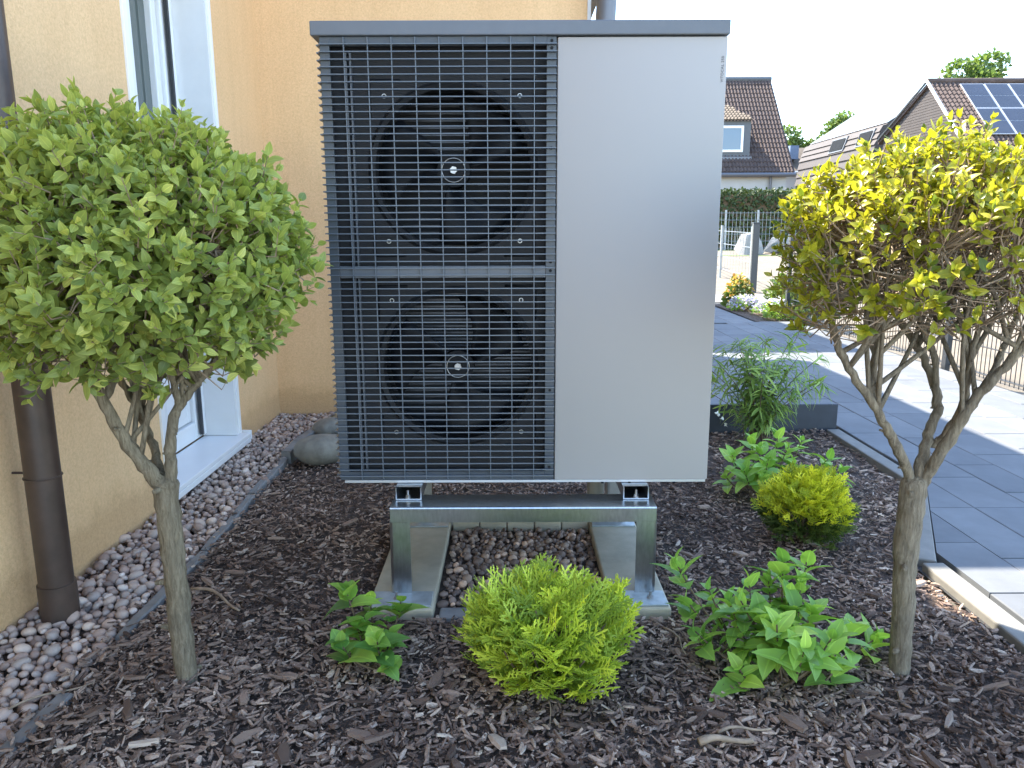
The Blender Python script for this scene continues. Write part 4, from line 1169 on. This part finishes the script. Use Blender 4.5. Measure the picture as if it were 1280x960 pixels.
# ------------------------------------------------------------------ fence along the path
def bar_fence(a, b, h, posts, label, mat, vstep, hstep, z0, wire=.0035, postw=.03):
    a, b = Vector(a), Vector(b); L = (b - a).length; d = (b - a) / L
    root = thing('bar_fence', a, label, 'fence', 'metal bar fences')
    ang = math.atan2(d.y, d.x)
    vm = MB().tube([(0, 0, z0), (0, 0, h)], wire, 5).mesh('wire', (0, 0, 0), mat)
    k = 0
    while k * vstep < L:
        o = bpy.data.objects.new('wire', vm); C.objects.link(o); o.parent = root; o.location = d * (k * vstep); k += 1
    z = z0 + .03
    while z <= h:
        for s in (-1, 1):
            off = Vector((-d.y, d.x, 0)) * (.006 * s)
            MB().tube([a + off + Vector((0, 0, z)), b + off + Vector((0, 0, z))], wire * 1.15, 5).build('rail', mat, root)
        z += hstep
    pm = MB().box(-.03, .03, -.02, .02, -.05, h + .05, .003).mesh('post', (0, 0, 0), mat)
    for t in posts:
        o = bpy.data.objects.new('post', pm); C.objects.link(o); o.parent = root; o.location = d * (t * L) + Vector((-d.y, d.x, 0)) * .03; o.rotation_euler = (0, 0, ang)
    return root
bar_fence((3.47, 2.6, -.02), (3.47, 9.6, -.02), 1.0, [0, .164, .486, .8, 1], 'anthracite bar fence along the right side of the path', M['fence'], .05, .2, .03)
bar_fence((4.50, 14.5, gz(14.5)), (4.80, 21.5, gz(14.5) + .1), 1.16, [0, .36, .72, 1], 'open bar fence starting at the dark post beyond the flower bed', M['fence_far'], .25, .27, .25, .004)
# heavy dark end post
mb = MB().box(4.45, 4.57, 14.40, 14.50, gz(14.5) - .05, 1.20, .008); mb.box(4.445, 4.575, 14.395, 14.505, 1.2005, 1.222, .004)
tag(mb.build('fence_post', M['fence'], origin=(4.51, 14.45, gz(14.5))), 'dark square fence post beyond the flower bed', 'post')
bar_fence((5.2, 27.2, gz(27)), (14.5, 27.2, gz(27)), 1.32, [0, .12, .24, .36, .48, .6, .72, .84, 1], 'long galvanised bar fence in front of the far hedge', M['fence_far'], .13, .24, .04, .006)
rock('boulder', (7.15, 23.4, gz(23.4) + .22), (.50, .38, .46), .5, 'pale pointed rock on the far lawn behind the dark post', 71)
rock('boulder', (8.25, 23.8, gz(23.8) + .18), (.60, .38, .34), -.3, 'broad pale rock right of the dark fence post', 73)

# ------------------------------------------------------------------ flower bed beyond the path
m = MB(); m.add([(2.95, 9.0, .0), (3.44, 8.9, .0), (4.3, 11.3, .0), (4.3, 11.8, .0), (3.0, 11.5, .0)], [(0, 1, 2, 3, 4)])
tag(m.build('flower_bed', M['soil']), kind='structure')
def perennial(x, y, r, h, label, leafm, n, L, bloom=None, nb=0, tmpl=BLOB, seed=0):
    global rng
    rng = np.random.default_rng(400 + seed)
    root = thing('perennial', (x, y, .0), label, 'plant', 'plants in the far flower bed'); lv = Leaves(); lb_ = Leaves()
    mb = MB()
    for k in range(10):
        a = rng.uniform(0, 6.28); q = rng.random() * r
        mb.tube([(x, y, 0), (x + math.cos(a) * q * .6, y + math.sin(a) * q * .6, h * .5), (x + math.cos(a) * q, y + math.sin(a) * q, h * .9)], [.006, .005, .003], 4)
    mb.build('stems', M['stem'], root)
    for k in range(n):
        d = rng.normal(0, 1, 3); d[2] = abs(d[2]); d /= np.linalg.norm(d); q = rng.uniform(.35, 1) ** .6
        p = np.array([x, y, .02]) + d * np.array([r, r, h]) * q
        dd = d + rng.normal(0, .6, 3); dd[2] += .3
        lv.add(p, dd, np.array([0, 0, 1]) + rng.normal(0, .5, 3), L * rng.uniform(.7, 1.3))
    for k in range(nb):
        d = rng.normal(0, 1, 3); d[2] = abs(d[2]) + .3; d /= np.linalg.norm(d)
        p = np.array([x, y, .03]) + d * np.array([r, r, h]) * rng.uniform(.95, 1.08)
        lb_.add(p, rng.normal(0, 1, 3), np.array([0, 0, 1]) + rng.normal(0, .5, 3), L * .8)
    lv.grow(root, 'foliage', 'leaf', tmpl, leafm, 0)
    if nb: lb_.grow(root, 'blooms', 'bloom', BLOB, bloom, 0)
perennial(3.22, 10.6, .22, .16, 'lilac flowering cushion at the left end of the far flower bed', M['leaf_hyd'], 260, .05, M['bloom_lilac'], 420, seed=1)
perennial(3.42, 10.0, .26, .17, 'second lilac flowering cushion in the far flower bed', M['leaf_hyd'], 260, .05, M['bloom_lilac'], 420, seed=2)
perennial(3.28, 9.45, .18, .14, 'low pale green cushion at the front edge of the far flower bed', M['leaf_willow'], 420, .045, seed=3)
perennial(3.30, 11.2, .20, .40, 'orange flowering plant beside the dark fence post', M['leaf_far'], 300, .07, M['bloom_orange'], 160, seed=4)
perennial(3.75, 10.6, .28, .46, 'tall pale green perennial in the far flower bed', M['leaf_far'], 480, .07, seed=5)
perennial(3.78, 9.9, .30, .50, 'bushy green perennial left of the right tree crown', M['leaf_far'], 560, .07, seed=6)
perennial(3.70, 9.3, .24, .34, 'low green perennial beside the fence end', M['leaf_far'], 420, .06, seed=7)

# ------------------------------------------------------------------ hedge, far trees
def hedge():
    global rng
    rng = np.random.default_rng(91)
    root = thing('hedge', (10, 28.6, gz(28)), 'clipped dark green hedge behind the far fence', 'hedge'); lv = Leaves()
    x0, x1, y0, y1, z0, z1 = 5.0, 17.0, 28.0, 29.3, gz(28), 2.45
    MB().box(x0 + .12, x1 - .12, y0 + .12, y1 - .12, z0, z1 - .14, .05).build('inner_twigs', M['stem'], root)
    for k in range(11000):
        f = rng.random()
        if f < .68: p = np.array([rng.uniform(x0, x1), y0 + rng.uniform(-.04, .14), rng.uniform(z0, z1)]); n = np.array([0, -1, .3])
        else: p = np.array([rng.uniform(x0, x1), rng.uniform(y0, y1), z1 + rng.normal(-.05, .05)]); n = np.array([0, -.2, 1])
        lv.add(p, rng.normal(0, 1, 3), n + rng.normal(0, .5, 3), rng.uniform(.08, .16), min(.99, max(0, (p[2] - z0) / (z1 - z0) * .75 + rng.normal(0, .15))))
    lv.grow(root, 'foliage', 'leaf', BLOB, M['leaf_hedge'], 0)
hedge()
def far_tree(base, h, cw, label, seed, n=5200, L=.28, lobes=9):
    global rng
    rng = np.random.default_rng(seed); random.seed(seed)
    root = thing('far_tree', base, label, 'tree', 'trees behind the far houses'); b = Vector(base)
    MB().tube(curve([b, b + Vector((.1, 0, h * .3)), b + Vector((0, .1, h * .62))], 5), [.30, .29, .28, .26, .25, .23, .22, .20, .18, .15, .12], 9, rough=.06).build('trunk', M['trunk'], root, smooth=True)
    lv = Leaves(); cs = []
    for k in range(lobes):
        a = rng.uniform(0, 6.28); q = rng.random() ** .5 * cw * .62
        c = np.array([base[0] + math.cos(a) * q, base[1] + math.sin(a) * q * .7, base[2] + h * rng.uniform(.55, .86)]); cs.append((c, cw * rng.uniform(.26, .42)))
        MB().tube(curve([b + Vector((0, 0, h * .45)), (b + Vector((0, 0, h * .5))).lerp(Vector(c), .6), Vector(c)], 3), [.12, .1, .09, .07, .06, .05, .03], 6).build('limb', M['trunk'], root, smooth=True)
    for k in range(n):
        c, r = cs[rng.integers(len(cs))]; d = rng.normal(0, 1, 3); d /= np.linalg.norm(d)
        p = c + d * r * rng.uniform(.5, 1.05) * np.array([1, 1, .8])
        lv.add(p, d + rng.normal(0, .7, 3), np.array([0, 0, 1]) + rng.normal(0, .6, 3), L * rng.uniform(.6, 1.3))
    lv.grow(root, 'crown', 'leaf', BLOB, M['leaf_far'], 0)
far_tree((24.5, 66, .3), 9.6, 3.0, 'pale green tree left of the two between the far houses', 61, lobes=7)
far_tree((28.0, 66, .3), 11.2, 3.4, 'taller pale green tree behind the low solar roof', 62)
far_tree((29.5, 50, .3), 12.4, 3.3, 'green treetop above the ridge of the gabled solar house', 63, lobes=10)

# ------------------------------------------------------------------ far houses
def tile_field(name, o, ux, uy, w, l, tw, tl, amp, step, mat, parent, keep=None):
    """wavy overlapping roof tiles on a plane: origin o, across ux, up-slope uy; one joined part"""
    o, ux, uy = Vector(o), Vector(ux).normalized(), Vector(uy).normalized(); n = ux.cross(uy).normalized()
    if n.z < 0: n = -n
    mb = MB(); nr = int(l / tl); nc = int(w / tw)
    prof = [0, .5, 1.0, .85, .2]
    for j in range(nr):
        for i in range(nc):
            if keep and not keep((i + .5) * tw, (j + .5) * tl): continue
            v = []
            for q, pq in enumerate(prof + [0]):
                a = (i + q / 5.0) * tw
                v.append(o + ux * a + uy * (j * tl) + n * (pq * amp + step))
                v.append(o + ux * a + uy * ((j + 1) * tl) + n * (pq * amp))
            v += [o + ux * (i * tw) + uy * (j * tl), o + ux * ((i + 1) * tw) + uy * (j * tl)]
            f = [(2 * q, 2 * q + 2, 2 * q + 3, 2 * q + 1) for q in range(5)]
            f.append((12, 13, 10, 8, 6, 4, 2, 0))
            mb.add(v, f)
    ob = mb.build(name, mat, parent); ob['kind'] = 'stuff'; return ob

# house with dormer
eL, eR = at(906, 217, 34), at(983, 217, 34)
rR = at(950, 101, 38.0)
h1 = thing('dormer_house', (11, 36, gz(30)), 'white house with steep dark tiled roof and dormer', 'house')
X1 = 12.15; zE = eR.z; zR = rR.z; g0 = gz(40) - .05
mb = MB(); mb.box(3.0, X1 - .25, 34.35, 41.5, g0, zE + .15); mb.build('wall', M['white_wall'], h1)
mb = MB(); mb.add([(X1 - .25, 34.35, zE + .151), (X1 - .25, 41.5, zE + .151), (X1 - .25, 38, zR - .2), (X1 - .55, 34.35, zE + .151), (X1 - .55, 41.5, zE + .151), (X1 - .55, 38, zR - .2)], [(0, 1, 2), (5, 4, 3), (0, 2, 5, 3), (1, 4, 5, 2)]); mb.build('gable', M['brown_clad'], h1)
rf = MB(); th = .12
rf.add([(3, 34, zE), (X1, 34, zE), (X1, 38, zR), (3, 38, zR), (3, 42, zE), (X1, 42, zE)] + [(3, 34, zE - th), (X1, 34, zE - th), (X1, 38, zR - th), (3, 38, zR - th), (3, 42, zE - th), (X1, 42, zE - th)],
       [(0, 1, 2, 3), (3, 2, 5, 4), (6, 9, 8, 7), (9, 10, 11, 8), (0, 6, 7, 1), (1, 7, 8, 2), (2, 8, 11, 5), (4, 5, 11, 10), (0, 3, 9, 6), (3, 4, 10, 9)])
roof1 = rf.build('roof', M['roof_tile'], h1)
sl_ = Vector((0, 4, zR - zE)); 
tile_field('roof_tiles', (8.0, 34, zE + .01), (1, 0, 0), sl_, X1 - 8.0, sl_.length, .152, .295, .055, .03, M['roof_tile'], roof1)
MB().tube([(3, 38, zR + .03), (X1 + .02, 38, zR + .03)], .12, 8).build('ridge', M['grey_clad'], roof1)
MB().tube([(3, 33.95, zE - .08), (X1, 33.95, zE - .08)], .09, 8).build('gutter', M['zinc'], h1)
p = at(965, 230, 34.1); MB().tube([(p.x, 34.2, zE - .1), (p.x, 34.25, g0)], .06, 8).build('downpipe', M['zinc'], h1)
# dormer
dl, dr = at(880, 150, 34.6), at(938, 192, 34.6); dzt = at(930, 152, 34.6).z; dzb = at(930, 197, 34.6).z
dn = MB(); dn.box(dl.x, dr.x, 34.6, 37.2, dzb, dzt); dorm = dn.build('dormer', M['grey_clad'], h1)
MB().box(dl.x, dr.x + .08, 34.5, 34.62, dzb - .12, dzb, .01).build('dormer_sill', M['zinc'], dorm)
wz0, wz1 = at(915, 191, 34.55).z, at(915, 158, 34.55).z; wx0, wx1 = at(893, 180, 34.55).x, at(930, 180, 34.55).x
fr = MB(); t = .10
fr.box(wx0, wx1, 34.54, 34.6, wz0, wz0 + t); fr.box(wx0, wx1, 34.54, 34.6, wz1 - t, wz1); fr.box(wx0, wx0 + t, 34.54, 34.6, wz0 + t, wz1 - t); fr.box(wx1 - t, wx1, 34.54, 34.6, wz0 + t, wz1 - t)
fr.build('window_frame', M['white'], dorm)
MB().box(wx0 + t, wx1 - t, 34.57, 34.59, wz0 + t, wz1 - t).build('pane', glassmat('dormer_glass', (.05, .10, .17)), dorm)
uz = at(925, 128, 36.6).z
tile_field('dormer_tiles', (dl.x, 34.45, dzt + .02), (1, 0, 0), Vector((0, 2.15, uz - dzt)), dr.x + .15 - dl.x, math.hypot(2.15, uz - dzt), .15, .26, .05, .03, M['roof_tile_light'], dorm, keep=lambda a, b: a < (dr.x + .15 - dl.x) - b * .45)
MB().add([(dl.x, 34.45, dzt), (dr.x + .15, 34.45, dzt), (dr.x - .85, 36.6, uz), (dl.x, 36.6, uz)], [(0, 1, 2, 3)]).build('dormer_roof', M['roof_tile'], dorm)
MB().box(at(905, 1, 34).x, at(917, 1, 34).x, 34.3, 34.348, 2.1, 2.6).build('window', M['curtain'], h1)

# gabled house with solar panels on the right
YR = 31.0; ap = at(1161, 105, YR); XG = ap.x
def onx(px, py):   # depth where the gable plane x = XG meets the sight line
    a = (px - 640) / FPX; b = (480 - py) / FPX
    t = XG / a; return Vector((XG, t * (math.cos(PITCH) + b * math.sin(PITCH)), CAMH + t * (-math.sin(PITCH) + b * math.cos(PITCH))))
nl, fl = onx(1196, 165), onx(1110, 165)
dn_ = Vector((0, nl.y - ap.y, nl.z - ap.z)); df_ = Vector((0, fl.y - ap.y, fl.z - ap.z))
ne = ap + dn_ * 1.9; fe = ap + df_ * 1.25
h2 = thing('solar_house', (XG + 6, YR, g0), 'gabled house with brown clad end and large solar panels', 'house')
XE = XG + 14
mb = MB(); mb.add([(XG + .12, ne.y + .15, g0), (XG + .12, fe.y - .2, g0), (XG + .12, fe.y - .2, fe.z - .1), (XG + .12, ap.y, ap.z - .1), (XG + .12, ne.y + .15, ne.z - .1),
                   (XE - .1, ne.y + .15, g0), (XE - .1, fe.y - .2, g0), (XE - .1, fe.y - .2, fe.z - .1), (XE - .1, ap.y, ap.z - .1), (XE - .1, ne.y + .15, ne.z - .1)],
               [(0, 1, 2, 3, 4), (9, 8, 7, 6, 5), (0, 5, 6, 1), (1, 6, 7, 2), (2, 7, 8, 3), (3, 8, 9, 4), (4, 9, 5, 0)])
mb.build('wall', M['brown_clad'], h2)
# cladding boards of the gable
for k in range(34):
    z = ne.z - .1 + k * .105 + .2
    if z > ap.z - .25: break
    ya = ap.y + dn_.y * (z - ap.z) / dn_.z; yb = ap.y + df_.y * (z - ap.z) / df_.z if z > fe.z else fe.y - .2
    MB().box(XG + .085, XG + .119, ya + .22, min(yb, fe.y) - .12, z, z + .092).build('board', M['brown_clad'], h2)
mb = MB(); th = .14
for (e_, nm) in ((ne, 0), (fe, 1)):
    v = [Vector((XG, ap.y, ap.z)), Vector((XE, ap.y, ap.z)), Vector((XE, e_.y, e_.z)), Vector((XG, e_.y, e_.z))]
    mb.add(v + [q - Vector((0, 0, th)) for q in v], [(0, 1, 2, 3), (4, 7, 6, 5), (0, 3, 7, 4), (1, 5, 6, 2), (3, 2, 6, 7)])
roof2 = mb.build('roof', M['roof_tile'], h2)
up = (ap - ne); up = Vector((0, up.y, up.z)); sl2 = up.length
tile_field('roof_tiles', (XG, ne.y, ne.z + .01), (1, 0, 0), up, 2.4, sl2, .17, .26, .06, .03, M['roof_tile'], roof2)
MB().tube([(XG - .02, ap.y, ap.z + .05), (XE, ap.y, ap.z + .05)], .11, 8).build('ridge', M['roof_tile'], roof2)
mb = MB(); q0 = Vector((XG - .03, ap.y, ap.z + .05)); mb.tube([q0, Vector((XG - .03, ne.y, ne.z + .05))], .06, 6); mb.build('verge', M['alu'], roof2)
mb = MB(); mb.tube([q0, Vector((XG - .03, fe.y, fe.z + .02))], .05, 6); mb.build('verge', M['grey_clad'], roof2)
upn = up.normalized(); nrm = Vector((1, 0, 0)).cross(upn)
if nrm.z < 0: nrm = -nrm
pw, ph_ = .88, 1.56
for i in range(9):
    for j in range(2):
        c0 = Vector((XG + 1.06 + i * (pw + .03), 0, 0)); top = sl2 - .30 - j * (ph_ + .03)
        o3 = Vector((c0.x, ne.y, ne.z)) + upn * (top - ph_) + nrm * .13
        Mx = Matrix((( 1, upn.x, nrm.x, o3.x), (0, upn.y, nrm.y, o3.y), (0, upn.z, nrm.z, o3.z), (0, 0, 0, 1)))
        fr = MB(); fr.box(0, pw, 0, ph_, -.03, .0, 0, Mx); pn = fr.build('solar_panel', M['alu'], roof2)
        cc = MB(); cc.box(.03, pw - .03, .03, ph_ * .5 - .012, .001, .006, 0, Mx); cc.box(.03, pw - .03, ph_ * .5 + .012, ph_ - .03, .001, .006, 0, Mx); cc.build('cells', M['solar'], pn)

# long mansard house with a flat solar roof, seen from the side
h3 = thing('mansard_house', (19.5, 45, g0), 'long brown mansard house with pale solar roof', 'house')
XS = 19.4
def ony(px, py, X): 
    a = (px - 640) / FPX; b = (480 - py) / FPX; t = X / a
    return Vector((X, t * (math.cos(PITCH) + b * math.sin(PITCH)), CAMH + t * (-math.sin(PITCH) + b * math.cos(PITCH))))
eN, eF = ony(1112, 158, XS), ony(1011, 183, XS); ze = (eN.z + eF.z) / 2; yn, yf = eN.y + .3, eF.y
zt = ze + 2.1; XT = XS + 3.2
mb = MB()
ring = [(XS - .75, 2.9), (XS - .45, ze - 1.0), (XS - .12, ze - .02), (XS, ze), (XT, zt), (XT + 3.2, ze), (XT + 3.9, 2.9), (XT + 3.9, g0), (XS - .75, g0)]
n = len(ring)
mb.add([(x, yn, z) for x, z in ring] + [(x, yf, z) for x, z in ring], [tuple(range(n)), tuple(range(n, 2 * n))[::-1]] + [(i, n + i, n + (i + 1) % n, (i + 1) % n) for i in range(n)])
mb.build('wall', M['brown_clad'], h3)
segs = [((XS - .75, 2.9), (XS - .45, ze - 1.0)), ((XS - .45, ze - 1.0), (XS - .12, ze - .02))]
for (a, b_), cnt in ((segs[0], 5), (segs[1], 3)):
    for k in range(cnt):
        t0, t1 = k / cnt, (k + 1) / cnt - .02
        x0, z0 = a[0] + (b_[0] - a[0]) * t0, a[1] + (b_[1] - a[1]) * t0; x1, z1 = a[0] + (b_[0] - a[0]) * t1, a[1] + (b_[1] - a[1]) * t1
        MB().add([(x0 - .09, yn, z0), (x0 - .09, yf + .02, z0), (x1 - .02, yf + .02, z1), (x1 - .02, yn, z1), (x0, yn, z0), (x0, yf + .02, z0), (x1, yf + .02, z1), (x1, yn, z1)],
                 [(0, 1, 2, 3), (0, 4, 5, 1), (3, 2, 6, 7), (1, 5, 6, 2), (0, 3, 7, 4)]).build('shingle_course', M['brown_clad'], h3)
for px in (1046, 1079):
    w0 = ony(px - 9, 186, XS - .5); w1 = ony(px + 9, 186, XS - .5)
    za, zb_ = ze - .92, ze - .12; xa, xb = XS - .45 + .33 * .08 / .98 - .13, XS - .12 - .33 * .1 / .98 - .13
    wd = MB().add([(xa, w0.y, za), (xa, w1.y, za), (xb, w1.y, zb_), (xb, w0.y, zb_), (xa + .12, w0.y, za), (xa + .12, w1.y, za), (xb + .12, w1.y, zb_), (xb + .12, w0.y, zb_)],
                  [(0, 1, 2, 3), (0, 4, 5, 1), (3, 2, 6, 7), (1, 5, 6, 2), (0, 3, 7, 4)]).build('roof_window', M['grey_clad'], h3)
    yy0, yy1 = w1.y + .12, w0.y - .12
    MB().add([(xa + .02, yy1, za + .1), (xa + .02, yy0, za + .1), (xb - .04, yy0, zb_ - .08), (xb - .04, yy1, zb_ - .08)], [(0, 1, 2, 3)]).build('pane', M['dark_pane'], wd).location.x -= .022
upv = Vector((XT - XS, 0, zt - ze)); ul = upv.length; upn3 = upv / ul; n3 = Vector((-upn3.z, 0, upn3.x))
ny_ = int((yf - yn) / 1.05)
for i in range(ny_):
    for j in range(2):
        o3 = Vector((XS + .05, yn + i * 1.05 + .02, ze)) + upn3 * (.08 + j * 1.68) + n3 * .10
        Mx = Matrix(((0, upn3.x, n3.x, o3.x), (1, 0, 0, o3.y), (0, upn3.z, n3.z, o3.z), (0, 0, 0, 1)))
        pn = MB().box(0, 1.0, 0, 1.62, -.03, 0, 0, Mx).build('solar_panel', M['alu'], h3)
        MB().box(.03, .97, .03, 1.59, .001, .005, 0, Mx).build('cells', M['solar_sheen'], pn)

# small house glimpsed between the two
h4 = thing('small_far_house', (20.8, 57, g0), 'small brown roofed house glimpsed between dormer house and mansard house', 'house')
p0, p1, p2 = at(968, 216, 55), at(1004, 216, 55), at(975, 186, 58)
mb = MB(); mb.box(p0.x - 2, p1.x + 1.2, 55.3, 61, g0, p0.z + .05); mb.build('wall', M['white_wall'], h4)
mb = MB(); mb.add([(p0.x - 2.3, 55, p0.z), (p1.x + 1.4, 55, p0.z), (p1.x + 1.4, 58, p2.z), (p0.x - 2.3, 58, p2.z), (p1.x + 1.4, 61.3, p0.z), (p0.x - 2.3, 61.3, p0.z)], [(0, 1, 2, 3), (3, 2, 4, 5)]); r4 = mb.build('roof', M['roof_tile_light'], h4)
so = r4.modifiers.new('thick', 'SOLIDIFY'); so.thickness = .15
a, b_ = at(988, 200, 55.6), at(1000, 183, 55.6)
mb = MB(); mb.box(a.x, b_.x, 55.6, 58, a.z, b_.z); mb.build('dormer', M['blue_roof'], h4)
a, b_ = at(978, 199, 55.3), at(984, 205, 55.3)
mb = MB(); mb.box(a.x, b_.x, 55.3, 56.6, b_.z, a.z); mb.build('roof_window', M['solar'], h4)
MB().tube([(p0.x - 2.3, 54.95, p0.z - .05), (p1.x + 1.4, 54.95, p0.z - .05)], .1, 6).build('gutter', M['alu'], h4)
print('objects', len(bpy.data.objects), 'tris', sum(len(o.data.polygons) for o in bpy.data.objects if o.type == 'MESH'))
